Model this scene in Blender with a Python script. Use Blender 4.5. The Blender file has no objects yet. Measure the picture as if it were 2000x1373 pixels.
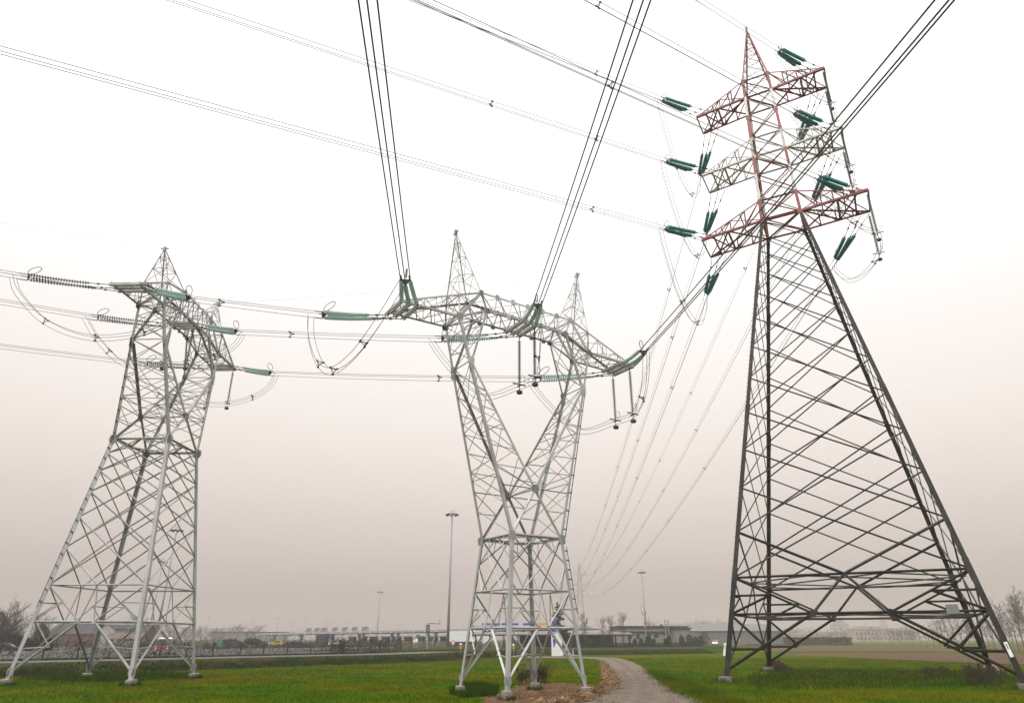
import bpy, math, random
from mathutils import Vector, Matrix
R_=math.radians
random.seed(7)
sc=bpy.context.scene
COL=sc.collection
# ------------------------------------------------------------ camera
CAMZ=2.7; PITCH=0.4055; F=1305.4
cam=bpy.data.cameras.new('camera'); cam.sensor_width=36; cam.lens=F/2000*36
cam.clip_start=.1; cam.clip_end=8000
co=bpy.data.objects.new('camera',cam); COL.objects.link(co)
co.location=(0,0,CAMZ); co.rotation_euler=(math.pi/2+PITCH,0,0); sc.camera=co
# ------------------------------------------------------------ world, sun, exposure
SUN_EL,SUN_AZ=R_(48),R_(215)
W=bpy.data.worlds.new('World'); sc.world=W; W.use_nodes=True
nt=W.node_tree; N=nt.nodes; K=nt.links; N.clear()
out=N.new('ShaderNodeOutputWorld'); bg=N.new('ShaderNodeBackground')
sky=N.new('ShaderNodeTexSky'); sky.sky_type='NISHITA'; sky.sun_disc=False
sky.sun_elevation=SUN_EL; sky.sun_rotation=SUN_AZ; sky.dust_density=6; sky.air_density=1.5
hs=N.new('ShaderNodeHueSaturation'); hs.inputs['Saturation'].default_value=.12
K.new(sky.outputs[0],hs.inputs['Color'])
sm=N.new('ShaderNodeVectorMath'); sm.operation='SCALE'; sm.inputs['Scale'].default_value=.5
K.new(hs.outputs[0],sm.inputs[0])
tc=N.new('ShaderNodeTexCoord'); sx=N.new('ShaderNodeSeparateXYZ'); K.new(tc.outputs['Generated'],sx.inputs[0])
cr=N.new('ShaderNodeValToRGB'); K.new(sx.outputs['Z'],cr.inputs[0])
e=cr.color_ramp; e.elements[0].position=0.; e.elements[0].color=(3.9,3.2,2.9,1)
e.elements[1].position=.75; e.elements[1].color=(12.5,12.4,12.3,1)
for p,c in ((.10,(5.5,4.75,4.35)),(.25,(7.8,6.9,6.3)),(.40,(9.1,8.6,8.3)),(.56,(11.5,11.35,11.2))):
    q=e.elements.new(p); q.color=(*c,1)
ad=N.new('ShaderNodeVectorMath'); ad.operation='ADD'
K.new(sm.outputs[0],ad.inputs[0]); K.new(cr.outputs[0],ad.inputs[1])
K.new(ad.outputs[0],bg.inputs['Color']); bg.inputs['Strength'].default_value=.1
K.new(bg.outputs[0],out.inputs['Surface'])
sl=bpy.data.lights.new('sun','SUN'); sl.energy=1.5; sl.angle=R_(14); sl.color=(1,.96,.9)
so=bpy.data.objects.new('sun',sl); COL.objects.link(so)
so.rotation_euler=Vector((math.sin(SUN_AZ)*math.cos(SUN_EL),math.cos(SUN_AZ)*math.cos(SUN_EL),math.sin(SUN_EL))).to_track_quat('Z','Y').to_euler()
sc.view_settings.view_transform='Standard'; sc.view_settings.look='None'; sc.view_settings.exposure=0; sc.view_settings.gamma=1
sc.cycles.max_bounces=5; sc.cycles.diffuse_bounces=2; sc.cycles.glossy_bounces=2; sc.cycles.volume_bounces=1
sc.cycles.transparent_max_bounces=8; sc.cycles.use_denoising=True
HAZE=.00072
# ------------------------------------------------------------ helpers
def ray(px,py):
    u=(px-1000)/F; v=(686.5-py)/F; c,s=math.cos(PITCH),math.sin(PITCH)
    return Vector((u,c-v*s,s+v*c))
def at(px,py,Y):
    d=ray(px,py); return Vector((0,0,CAMZ))+d*(Y/d.y)
def gnd(px,py,z=0.):
    d=ray(px,py); t=(z-CAMZ)/d.z; return Vector((0,0,CAMZ))+d*t
class MB:
    def __init__(s): s.v=[]; s.f=[]; s.m=[]; s.cur=0
    def add(s,vs,fs):
        o=len(s.v); s.v.extend(vs); s.f.extend([tuple(i+o for i in f) for f in fs]); s.m.extend([s.cur]*len(fs))
    def box(s,c,size,rz=0,rx=0):
        M=Matrix.Rotation(rz,3,'Z')@Matrix.Rotation(rx,3,'X'); a,b,h=size[0]/2,size[1]/2,size[2]/2
        vs=[Vector(c)+M@Vector((x*a,y*b,z*h)) for x in(-1,1) for y in(-1,1) for z in(-1,1)]
        s.add(vs,[(0,1,3,2),(4,6,7,5),(0,4,5,1),(2,3,7,6),(0,2,6,4),(1,5,7,3)])
    def prism(s,prof,a,b,up=(0,0,1)):
        a,b=Vector(a),Vector(b); d=b-a
        if d.length<1e-6: return
        d.normalize(); u=Vector(up); x=u-d*u.dot(d)
        if x.length<1e-3: x=Vector((1,0,0))-d*d.x
        if x.length<1e-3: x=Vector((0,1,0))-d*d.y
        x.normalize(); y=d.cross(x); n=len(prof)
        vs=[a+x*p+y*q for p,q in prof]+[b+x*p+y*q for p,q in prof]
        fs=[(i,(i+1)%n,n+(i+1)%n,n+i) for i in range(n)]+[tuple(range(n-1,-1,-1)),tuple(range(n,2*n))]
        s.add(vs,fs)
    def ang(s,a,b,w,out=(0,0,1)):
        """steel angle: an L section, its corner towards `out`"""
        t=max(w*.14,.008); h=w*.707
        # corner at +x, legs run back at 45 degrees
        c,k=.7071,.7071
        P=[(0,0),(-w*c,w*k),(-w*c-t*c,w*k-t*k),(-t*1.414,0),(-w*c-t*c,-w*k+t*k),(-w*c,-w*k)]
        P=[(p+w*.35,q) for p,q in P]
        s.prism(P,a,b,out)
    def bar(s,a,b,w,h=None,up=(0,0,1)):
        h=h or w; s.prism([(-h/2,-w/2),(h/2,-w/2),(h/2,w/2),(-h/2,w/2)],a,b,up)
    def tube(s,pts,r,n=5,cap=True):
        pts=[Vector(p) for p in pts]; m=len(pts); rs=r if hasattr(r,'__len__') else [r]*m
        ref=Vector((0,0,1)); prev=None; vs=[]
        for i,p in enumerate(pts):
            d=pts[min(i+1,m-1)]-pts[max(i-1,0)]
            if d.length<1e-9: d=Vector((0,0,1))
            d.normalize()
            if prev is None:
                x=ref-d*ref.dot(d)
                if x.length<.05: x=Vector((1,0,0))-d*d.x
            else: x=prev-d*prev.dot(d)
            x.normalize(); prev=x; y=d.cross(x)
            for k in range(n):
                a=2*math.pi*k/n; vs.append(p+(x*math.cos(a)+y*math.sin(a))*rs[i])
        fs=[(i*n+k,i*n+(k+1)%n,(i+1)*n+(k+1)%n,(i+1)*n+k) for i in range(m-1) for k in range(n)]
        if cap: fs+= [tuple(range(n-1,-1,-1)),tuple(range((m-1)*n,m*n))]
        s.add(vs,fs)
    def lathe(s,prof,n=10,M=None):
        vs=[]; M=M or Matrix.Identity(4)
        for r,z in prof:
            for k in range(n):
                a=2*math.pi*k/n; vs.append(M@Vector((r*math.cos(a),r*math.sin(a),z)))
        m=len(prof)
        fs=[(i*n+k,i*n+(k+1)%n,(i+1)*n+(k+1)%n,(i+1)*n+k) for i in range(m-1) for k in range(n)]
        fs+=[tuple(range(n-1,-1,-1)),tuple(range((m-1)*n,m*n))]
        s.add(vs,fs)
    def poly(s,pts): s.add([Vector(p) for p in pts],[tuple(range(len(pts)))])
    def plate(s,pts,t,nrm):
        n=Vector(nrm).normalized()*t/2; a=[Vector(p)+n for p in pts]; b=[Vector(p)-n for p in pts]; k=len(pts)
        s.add(a+b,[tuple(range(k)),tuple(range(2*k-1,k-1,-1))]+[(i,k+i,k+(i+1)%k,(i+1)%k) for i in range(k)])
def obj(name,mb,mat,parent=None,smooth=False,origin=None):
    """link a mesh; its vertices are given in the parent's space (or in the world, about `origin`)"""
    me=bpy.data.meshes.new(name); o_=Vector(origin) if origin is not None else None
    me.from_pydata([tuple(v-o_) if o_ is not None else tuple(v) for v in mb.v],[],mb.f)
    for m_ in (mat if isinstance(mat,(list,tuple)) else [mat]): me.materials.append(m_)
    if any(mb.m): me.polygons.foreach_set('material_index',mb.m)
    if smooth: me.polygons.foreach_set('use_smooth',[True]*len(me.polygons))
    me.update()
    o=bpy.data.objects.new(name,me); COL.objects.link(o)
    if parent: o.parent=parent
    if o_ is not None: o.location=o_
    return o
def tag(o,label,cat,group=None):
    o['label']=label; o['category']=cat
    if group: o['group']=group
    return o
def thing(name,label,cat,loc=(0,0,0),rz=0,group=None):
    o=bpy.data.objects.new(name,None); COL.objects.link(o); o.empty_display_size=.2
    o.location=loc; o.rotation_euler=(0,0,rz); return tag(o,label,cat,group)
def setting(name,mb,mat,kind='structure',smooth=False):
    o=obj(name,mb,mat,None,smooth); o['kind']=kind; return o
def dup(root,loc,rz=0,label=None,scale=None,group=None):
    r=root.copy(); COL.objects.link(r); r.location=loc; r.rotation_euler=(0,0,rz)
    if scale: r.scale=(scale,)*3 if not hasattr(scale,'__len__') else scale
    if label: r['label']=label
    if group: r['group']=group
    for ch in root.children:
        c=ch.copy(); COL.objects.link(c); c.parent=r
        for g in ch.children:
            d=g.copy(); COL.objects.link(d); d.parent=c
    return r
def lerp(a,b,t): return a+(b-a)*t
# ------------------------------------------------------------ materials
def mat(name,c1,c2=None,scale=2.,rough=.6,metal=0.,bump=0.,stretch=None,detail=6,coat=0.,c3=None,scale3=.1,w3=(.45,.6),emit=None,bscale=None,spec=.5,island=0):
    m=bpy.data.materials.new(name); m.use_nodes=True; t=m.node_tree; n=t.nodes; k=t.links
    b=n['Principled BSDF']; b.inputs['Roughness'].default_value=rough; b.inputs['Metallic'].default_value=metal
    b.inputs['Coat Weight'].default_value=coat; b.inputs['Specular IOR Level'].default_value=spec
    co_=n.new('ShaderNodeTexCoord'); vec=co_.outputs['Object']
    if stretch:
        mp=n.new('ShaderNodeMapping'); mp.inputs['Scale'].default_value=stretch; k.new(vec,mp.inputs[0]); vec=mp.outputs[0]
    if c2 is None: c2=tuple(x*.8 for x in c1)
    no=n.new('ShaderNodeTexNoise'); no.inputs['Scale'].default_value=scale; no.inputs['Detail'].default_value=detail; no.inputs['Roughness'].default_value=.65
    k.new(vec,no.inputs['Vector'])
    r=n.new('ShaderNodeValToRGB'); r.color_ramp.elements[0].position=.36; r.color_ramp.elements[1].position=.64
    r.color_ramp.elements[0].color=(*c2,1); r.color_ramp.elements[1].color=(*c1,1)
    k.new(no.outputs['Fac'],r.inputs[0]); col=r.outputs[0]
    if c3:
        n3=n.new('ShaderNodeTexNoise'); n3.inputs['Scale'].default_value=scale3; n3.inputs['Detail'].default_value=5
        k.new(vec,n3.inputs['Vector'])
        r3=n.new('ShaderNodeValToRGB'); r3.color_ramp.elements[0].position=w3[0]; r3.color_ramp.elements[1].position=w3[1]
        k.new(n3.outputs['Fac'],r3.inputs[0])
        mx=n.new('ShaderNodeMix'); mx.data_type='RGBA'; k.new(r3.outputs[0],mx.inputs[0]); k.new(col,mx.inputs[6]); mx.inputs[7].default_value=(*c3,1)
        col=mx.outputs[2]
    if island:
        ge=n.new('ShaderNodeNewGeometry'); mr=n.new('ShaderNodeMapRange'); mr.inputs['To Min'].default_value=1-island; mr.inputs['To Max'].default_value=1+island*.5
        k.new(ge.outputs['Random Per Island'],mr.inputs['Value']); vm=n.new('ShaderNodeVectorMath'); vm.operation='SCALE'; k.new(col,vm.inputs[0]); k.new(mr.outputs[0],vm.inputs['Scale']); col=vm.outputs[0]
    k.new(col,b.inputs['Base Color'])
    if bump:
        bu=n.new('ShaderNodeBump'); bu.inputs['Strength'].default_value=bump; bu.inputs['Distance'].default_value=.1
        nb=n.new('ShaderNodeTexNoise'); nb.inputs['Scale'].default_value=bscale or scale*4; nb.inputs['Detail'].default_value=6
        k.new(vec,nb.inputs['Vector']); k.new(nb.outputs['Fac'],bu.inputs['Height']); k.new(bu.outputs[0],b.inputs['Normal'])
    if emit: b.inputs['Emission Color'].default_value=(*emit[:3],1); b.inputs['Emission Strength'].default_value=emit[3]
    return m
GALV=mat('galvanised_steel',(.46,.46,.465),(.33,.33,.335),1.6,.5,.25,stretch=(1,1,.4),island=.35)
GALVL=mat('galvanised_steel_left',(.42,.42,.42),(.29,.29,.295),1.4,.52,.25,stretch=(1,1,.4),island=.35)
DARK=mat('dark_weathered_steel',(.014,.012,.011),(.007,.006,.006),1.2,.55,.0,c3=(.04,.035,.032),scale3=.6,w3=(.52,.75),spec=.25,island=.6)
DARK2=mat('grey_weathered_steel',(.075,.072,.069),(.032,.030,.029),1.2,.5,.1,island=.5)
RED=mat('red_paint',(.25,.009,.004),(.16,.007,.004),1.3,.5,c3=(.08,.025,.02),scale3=.9,w3=(.55,.7),island=.4)
WHITE=mat('white_paint',(.62,.61,.60),(.45,.44,.43),1.3,.55,island=.35)
FITT=mat('dark_fittings',(.05,.05,.05),(.03,.03,.03),5,.45,.4)
ALU=mat('stranded_aluminium',(.10,.095,.09),(.06,.058,.055),8,.5,.3)
CONC=mat('concrete',(.25,.22,.185),(.13,.11,.088),3,.9,bump=.3,c3=(.11,.085,.05),scale3=1.5,w3=(.5,.72))
GRASS=mat('field_grass',(.060,.122,.0003),(.028,.066,.0003),2.6,.95,bump=.9,c3=(.098,.096,.0003),scale3=.12,w3=(.42,.62),bscale=5,spec=.0)
BLADE=mat('grass_blades',(.060,.124,.0003),(.025,.063,.0003),.5,.9,c3=(.095,.096,.0003),scale3=.12,w3=(.42,.62),spec=.0)
LUSH=mat('lush_grass',(.034,.074,.0003),(.016,.042,.0003),.8,.9,spec=.0)
DRYG=mat('dry_bank_grass',(.032,.055,.004),(.014,.026,.003),.7,.95,bump=1,c3=(.056,.034,.014),scale3=.3,w3=(.48,.66),bscale=4,spec=.1)
TUFT=mat('bank_tufts',(.030,.056,.004),(.012,.025,.003),.6,.95,c3=(.06,.036,.015),scale3=.3,w3=(.48,.66),spec=.1)
GRAVEL2=mat('worn_gravel',(.20,.155,.125),(.11,.082,.065),1.6,.95,bump=.8,c3=(.15,.12,.085),scale3=.5,w3=(.45,.6),bscale=12,spec=.2)
GRAVEL=mat('gravel',(.225,.18,.145),(.115,.09,.068),1.6,.95,bump=.8,c3=(.20,.155,.125),scale3=.45,w3=(.45,.6),bscale=12,spec=.2)
DIRT=mat('brown_dirt',(.15,.075,.036),(.085,.04,.018),1.8,.95,bump=1,c3=(.19,.12,.06),scale3=.8,w3=(.5,.68),bscale=7,spec=.1)
PLOUGH=mat('ploughed_soil',(.125,.078,.046),(.075,.046,.028),.35,.95,bump=.8,stretch=(.5,2,1),bscale=1.5,spec=.1)
ASPH=mat('asphalt',(.085,.083,.082),(.06,.059,.058),.8,.9,bump=.2)
ROADM=mat('local_road_asphalt',(.12,.112,.104),(.085,.08,.075),.6,.9,bump=.2)
BARK=mat('bark',(.085,.07,.06),(.045,.038,.034),3,.9)
TWIG=mat('twigs',(.075,.06,.055),(.05,.042,.04),2,.9)
SOIL=mat('dark_soil',(.042,.024,.013),(.016,.009,.005),2.2,.95,bump=1,bscale=7,spec=.1)
DEADP=mat('dead_stalks',(.055,.030,.012),(.028,.016,.007),2,.9)
EVER=mat('evergreen_leaves',(.022,.04,.018),(.010,.02,.010),1.5,.8,spec=.2)
CONIF=mat('conifer_needles',(.02,.035,.02),(.010,.018,.012),1.2,.8,spec=.2)
VINE=mat('bare_vine',(.045,.034,.031),(.025,.019,.018),2,.95)
STONE=mat('pale_stones',(.36,.27,.18),(.20,.13,.08),2,.9)
RIDGE=mat('rubble_soil',(.19,.11,.055),(.10,.052,.024),2.2,.95,bump=1,c3=(.26,.18,.10),scale3=1.6,w3=(.52,.66),bscale=6,spec=.1)
POLE=mat('zinc_pole',(.30,.31,.33),(.24,.25,.27),1,.5,.2)
BLUES=mat('pale_blue_steel',(.16,.26,.36),(.13,.21,.29),1,.5)
ROOFG=mat('grey_roof',(.085,.085,.09),(.06,.06,.064),.5,.95,spec=.1)
ROOFL=mat('light_roof',(.20,.195,.19),(.16,.155,.15),.3,.8)
WALLG=mat('grey_wall',(.22,.21,.195),(.17,.165,.155),.4,.9)
WALLC=mat('cream_wall',(.38,.35,.30),(.30,.275,.24),.3,.9)
WALLR=mat('red_barn_wall',(.12,.06,.055),(.09,.045,.042),.5,.9)
GLASS=mat('window_glass',(.04,.05,.055),(.025,.03,.035),1,.1)
BOOTH=mat('booth_grey',(.22,.225,.23),(.17,.175,.18),1,.6)
NAVY=mat('navy_panel',(.03,.04,.09),(.02,.03,.06),1,.5)
SIGNW=mat('white_sign',(.78,.78,.78),(.70,.70,.70),1.5,.5)
SIGNB=mat('blue_sign',(.02,.10,.50),(.015,.07,.38),1,.5)
SIGNG=mat('green_sign',(.0,.22,.13),(.0,.17,.10),1,.5)
SIGNK=mat('sign_black',(.02,.02,.02),(.015,.015,.015),1,.6)
SIGNR=mat('sign_red',(.45,.03,.03),(.35,.02,.02),1,.5)
ORANGE=mat('orange_sign',(.70,.30,.02),(.6,.24,.015),1,.5)
RUBBER=mat('tyre_rubber',(.02,.02,.02),(.014,.014,.014),3,.9)
def glassy(name,c1,c2,f):
    m=mat(name,c1,c2,3,.15,coat=.4); t=m.node_tree; b=t.nodes['Principled BSDF']; o=[n for n in t.nodes if n.type=='OUTPUT_MATERIAL'][0]
    tr=t.nodes.new('ShaderNodeBsdfTranslucent'); tr.inputs[0].default_value=(*[min(1,x*1.6) for x in c1],1); mx=t.nodes.new('ShaderNodeMixShader'); mx.inputs[0].default_value=f
    t.links.new(b.outputs[0],mx.inputs[1]); t.links.new(tr.outputs[0],mx.inputs[2]); t.links.new(mx.outputs[0],o.inputs['Surface']); return m
TEAL=glassy('teal_glass',(.004,.30,.31),(.003,.19,.20),.5)
PALE=glassy('pale_green_glass',(.46,.545,.53),(.22,.285,.275),.6)
PORC=glassy('grey_glass',(.20,.235,.225),(.09,.115,.11),.5)
def paint(name,c): return mat(name,c,tuple(x*.85 for x in c),1,.3,coat=.6)
LAMPW=mat('headlight_lit',(.9,.9,.85),None,1,.3,emit=(1,.97,.85,6)); LAMPR=mat('tail_light_lit',(.6,.02,.02),None,1,.3,emit=(1,.03,.02,2.5))
# ------------------------------------------------------------ the setting
from mathutils import noise as NZ
def nz(x,y,s=1.,k=0.): return NZ.noise(Vector((x*s,y*s,k)))
def inside(p,poly):
    c=False; j=len(poly)-1
    for i in range(len(poly)):
        a,b=poly[i],poly[j]
        if (a[1]>p[1])!=(b[1]>p[1]) and p[0]<(b[0]-a[0])*(p[1]-a[1])/(b[1]-a[1])+a[0]: c=not c
        j=i
    return c
def edge_dist(p,poly):
    d=1e9; P=Vector((p[0],p[1]))
    for i in range(len(poly)):
        a=Vector(poly[i-1][:2]); b=Vector(poly[i][:2]); ab=b-a
        t=max(0,min(1,(P-a).dot(ab)/max(ab.length_squared,1e-9))); d=min(d,(a+ab*t-P).length)
    return d
g=MB(); S=2000
xs=[-S,-900,-400,-200,-100,-50,0,50,100,200,400,900,S]; ys=[-S,-600,-200,-50,0,50,100,200,400,900,S]
g.add([Vector((x,y,0)) for y in ys for x in xs],[(j*len(xs)+i,j*len(xs)+i+1,(j+1)*len(xs)+i+1,(j+1)*len(xs)+i) for j in range(len(ys)-1) for i in range(len(xs)-1)])
setting('ground',g,GRASS)
PLAT=.8
foot_px=[(0,1322),(200,1315),(400,1308),(560,1302),(700,1297),(820,1293),(911,1288),(965,1284),(1040,1279.8),(1250,1278.2),(1400,1275.2)]
FOOT=[Vector((-2000,-700,0)),Vector((-300,-140,0)),Vector((-90,0,0))]+[gnd(*p) for p in foot_px]+[Vector((72,230,0)),Vector((80,280,0)),Vector((95,400,0)),Vector((300,2000,0))]
def resample(P,step,a=0,b=None):
    o=[]
    for p,q in zip(P[:-1],P[1:]):
        n=max(1,int((q-p).length/step))
        o+=[p.lerp(q,i/n) for i in range(n)]
    return o+[P[-1]]
def offs(P,d):
    o=[]
    for i,p in enumerate(P):
        t=(P[min(i+1,len(P)-1)]-P[max(i-1,0)]); t.z=0; t.normalize(); o.append(p+Vector((-t.y,t.x,0))*d)
    return o
def strip(name,P,a,b,za,zb,m,na=3,bump=0.,kind='structure',freq=.5):
    mb=MB(); n=len(P); rows=[]
    for k in range(na+1):
        u=k/na; Q=offs(P,lerp(a,b,u)); z=za+(zb-za)*(u*u*(3-2*u) if za!=zb else u)
        w=0 if k in(0,) else bump
        rows.append([Vector((q.x,q.y,z+w*nz(q.x,q.y,freq,k))) for q in Q])
    mb.add([v for r in rows for v in r],[(k*n+i,k*n+i+1,(k+1)*n+i+1,(k+1)*n+i) for k in range(na) for i in range(n-1)])
    return setting(name,mb,m,kind,True)
NEARF=FOOT[3:14]            # the stretch the photo sees
fine=resample(NEARF,1.5)
crest=offs(FOOT,5.2)
strip('embankment_far_left',FOOT[:4],0,5.2,.004,PLAT,DRYG,3)['kind']='structure'
strip('embankment',fine,0,5.2,.004,PLAT,DRYG,6,.10)
strip('embankment_right',FOOT[13:],0,5.2,.004,PLAT,LUSH,3)
mb=MB(); mb.poly([Vector((p.x,p.y,PLAT)) for p in crest]+[Vector((-2000,2000,PLAT))])
setting('plateau',mb,DRYG)
LEFTF=[Vector((-300,-140,0)),Vector((-90,0,0))]+FOOT[3:11]
LF=resample(LEFTF,6)
strip('local_road',LF,6.,12.5,PLAT+.012,PLAT+.012,ROADM,2)
A0,A1=FOOT[3],FOOT[12]; dirA=(A1-A0).normalized()
ST=[A0-dirA*400,A0+dirA*(FOOT[9]-A0).length]
strip('motorway',[ST[0],ST[1]],20,300,PLAT+.008,PLAT+.008,ASPH,1)
for k,(px,) in enumerate(()): pass
def px_poly(name,pts,z,m):
    mb=MB(); mb.poly([gnd(x,y,0)+Vector((0,0,z)) for x,y in pts]); return setting(name,mb,m)
px_poly('ploughed_field',[(1452,1272),(1560,1271.5),(1700,1271.5),(1850,1271.5),(2100,1271.5),(2400,1270),(2400,1261),(2100,1261.5),(1700,1261.8),(1500,1262.3),(1440,1266)],.004,PLOUGH)
px_poly('ploughed_strip',[(1500,1277.5),(1620,1281.5),(1720,1286),(1850,1292),(2000,1298.5),(2300,1312),(2300,1277),(2000,1275.5),(1700,1275),(1560,1275)],.008,PLOUGH)
# gravel track
TL=[(1030,1284.2),(1110,1285.2),(1160,1287),(1183,1293),(1194,1305),(1204,1320),(1212,1336),(1190,1352),(1140,1373),(1020,1430),(800,1550)]
TR=[(1030,1281.5),(1130,1282.2),(1200,1284.2),(1234,1292),(1256,1305),(1283,1325),(1310,1340),(1337,1353),(1378,1373),(1480,1430),(1640,1550)]
TLw=[gnd(*p) for p in TL]; TRw=[gnd(*p) for p in TR]
def smooth(P,n):
    o=[]
    for i in range(len(P)-1):
        p0,p1,p2,p3=P[max(i-1,0)],P[i],P[i+1],P[min(i+2,len(P)-1)]
        for k in range(n):
            t=k/n; o.append(.5*((2*p1)+(p2-p0)*t+(2*p0-5*p1+4*p2-p3)*t*t+(3*p1-p0-3*p2+p3)*t*t*t))
    return o+[P[-1]]
l_,r_=smooth(TLw,14),smooth(TRw,14)
mb=MB(); na=12; rows=[]
for i,(a,b) in enumerate(zip(l_,r_)):
    ja=(nz(a.x,a.y,.9,3)+.6*nz(a.x,a.y,3,3))*.75; jb=(nz(b.x,b.y,.9,5)+.6*nz(b.x,b.y,3,5))*.75; d=(b-a).normalized(); a=a+d*ja; b=b+d*jb
    for k in range(na+1):
        u=k/na; p=a.lerp(b,u); rut=-.03*math.exp(-((u-.3)/.07)**2)-.03*math.exp(-((u-.7)/.07)**2)
        mb.v.append(Vector((p.x,p.y,.012+.07*math.sin(math.pi*u)+rut*(.3 if u in(0,1) else 1)+.012*nz(p.x,p.y,1.5))))
n=na+1; rows_p=lambda i:l_[i]
mb.f=[(i*n+k,i*n+k+1,(i+1)*n+k+1,(i+1)*n+k) for i in range(len(l_)-1) for k in range(na)]; mb.m=[1 if (k in(0,11) or k in(5,6)) and nz(rows_p(i).x,rows_p(i).y,.25,k*7)>-.25 else 0 for i in range(len(l_)-1) for k in range(na)]
setting('gravel_track',mb,[GRAVEL,GRAVEL2],'structure',True)
TRACK=[(p.x,p.y) for p in l_]+[(p.x,p.y) for p in reversed(r_)]
def patch(name,poly,m,h,step=.3,nscale=.8,namp=.1,kind='structure',grow=1.2):
    xs_=[p[0] for p in poly]; ys_=[p[1] for p in poly]; x0,x1,y0,y1=min(xs_)-.5,max(xs_)+.5,min(ys_)-.5,max(ys_)+.5
    nx,ny=int((x1-x0)/step)+1,int((y1-y0)/step)+1; mb=MB(); idx={}
    for j in range(ny+1):
        for i in range(nx+1):
            x,y=x0+i*step,y0+j*step; q=(x+.5*nz(x,y,.5,1),y+.5*nz(x,y,.5,2)); ins=inside(q,poly); d=edge_dist(q,poly)
            if not ins and d>.35: continue
            f=min(1,d/grow) if ins else 0; f=f*f*(3-2*f)
            idx[i,j]=len(mb.v); mb.v.append(Vector((x,y,(.006 if ins else -.03)+f*(h+namp*nz(x,y,nscale,4)+namp*.5*nz(x,y,nscale*3,6)))))
    for (i,j) in list(idx):
        q=[(i,j),(i+1,j),(i+1,j+1),(i,j+1)]
        if all(c in idx for c in q): mb.f.append(tuple(idx[c] for c in q)); mb.m.append(0)
    return setting(name,mb,m,kind,True)
gp=lambda L:[(gnd(*p).x,gnd(*p).y) for p in L]
DIRTP=gp([(935,1361),(965,1353),(992,1345),(1020,1332),(1090,1334),(1150,1336),(1180,1342),(1165,1356),(1120,1372),(1060,1392),(960,1384)])
patch('bare_dirt',DIRTP,DIRT,.05,.3,.7,.10)
RIDGEP=gp([(1172,1294),(1184,1293),(1195,1305),(1206,1320),(1214,1338),(1192,1353),(1142,1374),(1060,1408),(990,1392),(1090,1368),(1160,1345),(1178,1330),(1174,1312)])
patch('rubble_ridge',RIDGEP,RIDGE,.26,.22,1.1,.30,'structure',.9)
HEAPP=gp([(1490,1304.5),(1500,1301),(1520,1300.5),(1545,1304),(1552,1309),(1520,1311),(1495,1310)])
patch('soil_heap',HEAPP,SOIL,.66,.2,1.8,.5,'structure',1.6)
LUSHP=gp([(1432,1338),(1470,1314),(1560,1308),(1700,1307),(1850,1308),(1970,1314),(2010,1330),(1960,1343),(1800,1345),(1650,1347),(1500,1349)])
LUSH2=gp([(876,1352),(905,1342),(950,1341),(975,1347),(968,1360),(900,1363)])
LUSH3=gp([(30,1327),(60,1317),(180,1314),(380,1316),(388,1325),(300,1328),(262,1334),(120,1333)])
def blades(name,area,count,h,w,m,avoid=(),seed=1,base=lambda x,y:0.):
    rnd=random.Random(seed); mb=MB(); k=0; tries=0
    while k<count and tries<count*12:
        tries+=1; x,y=area(rnd)
        if any(inside((x,y),p) for p in avoid): continue
        if nz(x,y,.35,9)+.6*nz(x,y,1.3,2)<rnd.uniform(-.9,.35): continue
        a=rnd.uniform(0,6.283); hh=h*rnd.uniform(.5,1.3); ww=w*rnd.uniform(.6,1.3); z=base(x,y)
        l=rnd.uniform(-.6,.6)*hh; l2=rnd.uniform(-.6,.6)*hh; dx,dy=math.cos(a)*ww/2,math.sin(a)*ww/2
        o=len(mb.v); mb.v+= [Vector((x-dx,y-dy,z-.02)),Vector((x+dx,y+dy,z-.02)),Vector((x+l,y+l2,z+hh))]; mb.f.append((o,o+1,o+2)); mb.m.append(0); k+=1
    return setting(name,mb,m,'stuff')
def wedge(y0,y1,mg=1.06):
    def f(r):
        y=math.sqrt(r.uniform(y0*y0,y1*y1)); hw=y*.70*mg; return r.uniform(-hw,hw),y
    return f
def in_poly(poly):
    xs_=[p[0] for p in poly]; ys_=[p[1] for p in poly]
    def f(r):
        while True:
            p=(r.uniform(min(xs_),max(xs_)),r.uniform(min(ys_),max(ys_)))
            if inside(p,poly) and r.random()<min(1,.25+edge_dist(p,poly)/1.5): return p
    return f
BACKF=[(p.x,p.y) for p in FOOT[2:14]]+[(-300,400)]
PLO=gp([(1440,1277.5),(1620,1281.5),(1720,1286),(1850,1292),(2000,1298.5),(2300,1312),(2300,1262),(1440,1262)])
AV=(TRACK,DIRTP,RIDGEP,BACKF,PLO)
blades('grass',wedge(30,56),60000,.11,.045,BLADE,AV,1)
blades('grass_beyond',wedge(56,110),40000,.13,.08,BLADE,AV,2)
blades('lush_grass_right',in_poly(LUSHP),9000,.26,.05,LUSH,(HEAPP,),3)
blades('lush_grass_middle',in_poly(LUSH2),7000,.34,.05,LUSH,(),4)
blades('lush_grass_left',in_poly(LUSH3),4500,.30,.07,LUSH,(),5)
vr=[p for p in zip(l_,r_)][60:150]
def verge(r):
    i=r.randrange(len(vr)-1); a,b=vr[i]; d=(b-a).normalized(); p=b.lerp(vr[i+1][1],r.random())+d*(r.gauss(.6,.55)); return p.x,p.y
blades('verge_grass',verge,11000,.22,.05,BLADE,(),6)
def onbank(r):
    i=r.randrange(len(fine)-1); t=(fine[i+1]-fine[i]).normalized(); u=r.random()*.80; p=fine[i].lerp(fine[i+1],r.random())+Vector((-t.y,t.x,0))*u*5.6
    onbank.z=PLAT*min(1,u*1.05); return p.x,p.y
blades('bank_grass',onbank,34000,.20,.11,TUFT,(),8,lambda x,y:onbank.z)
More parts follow.
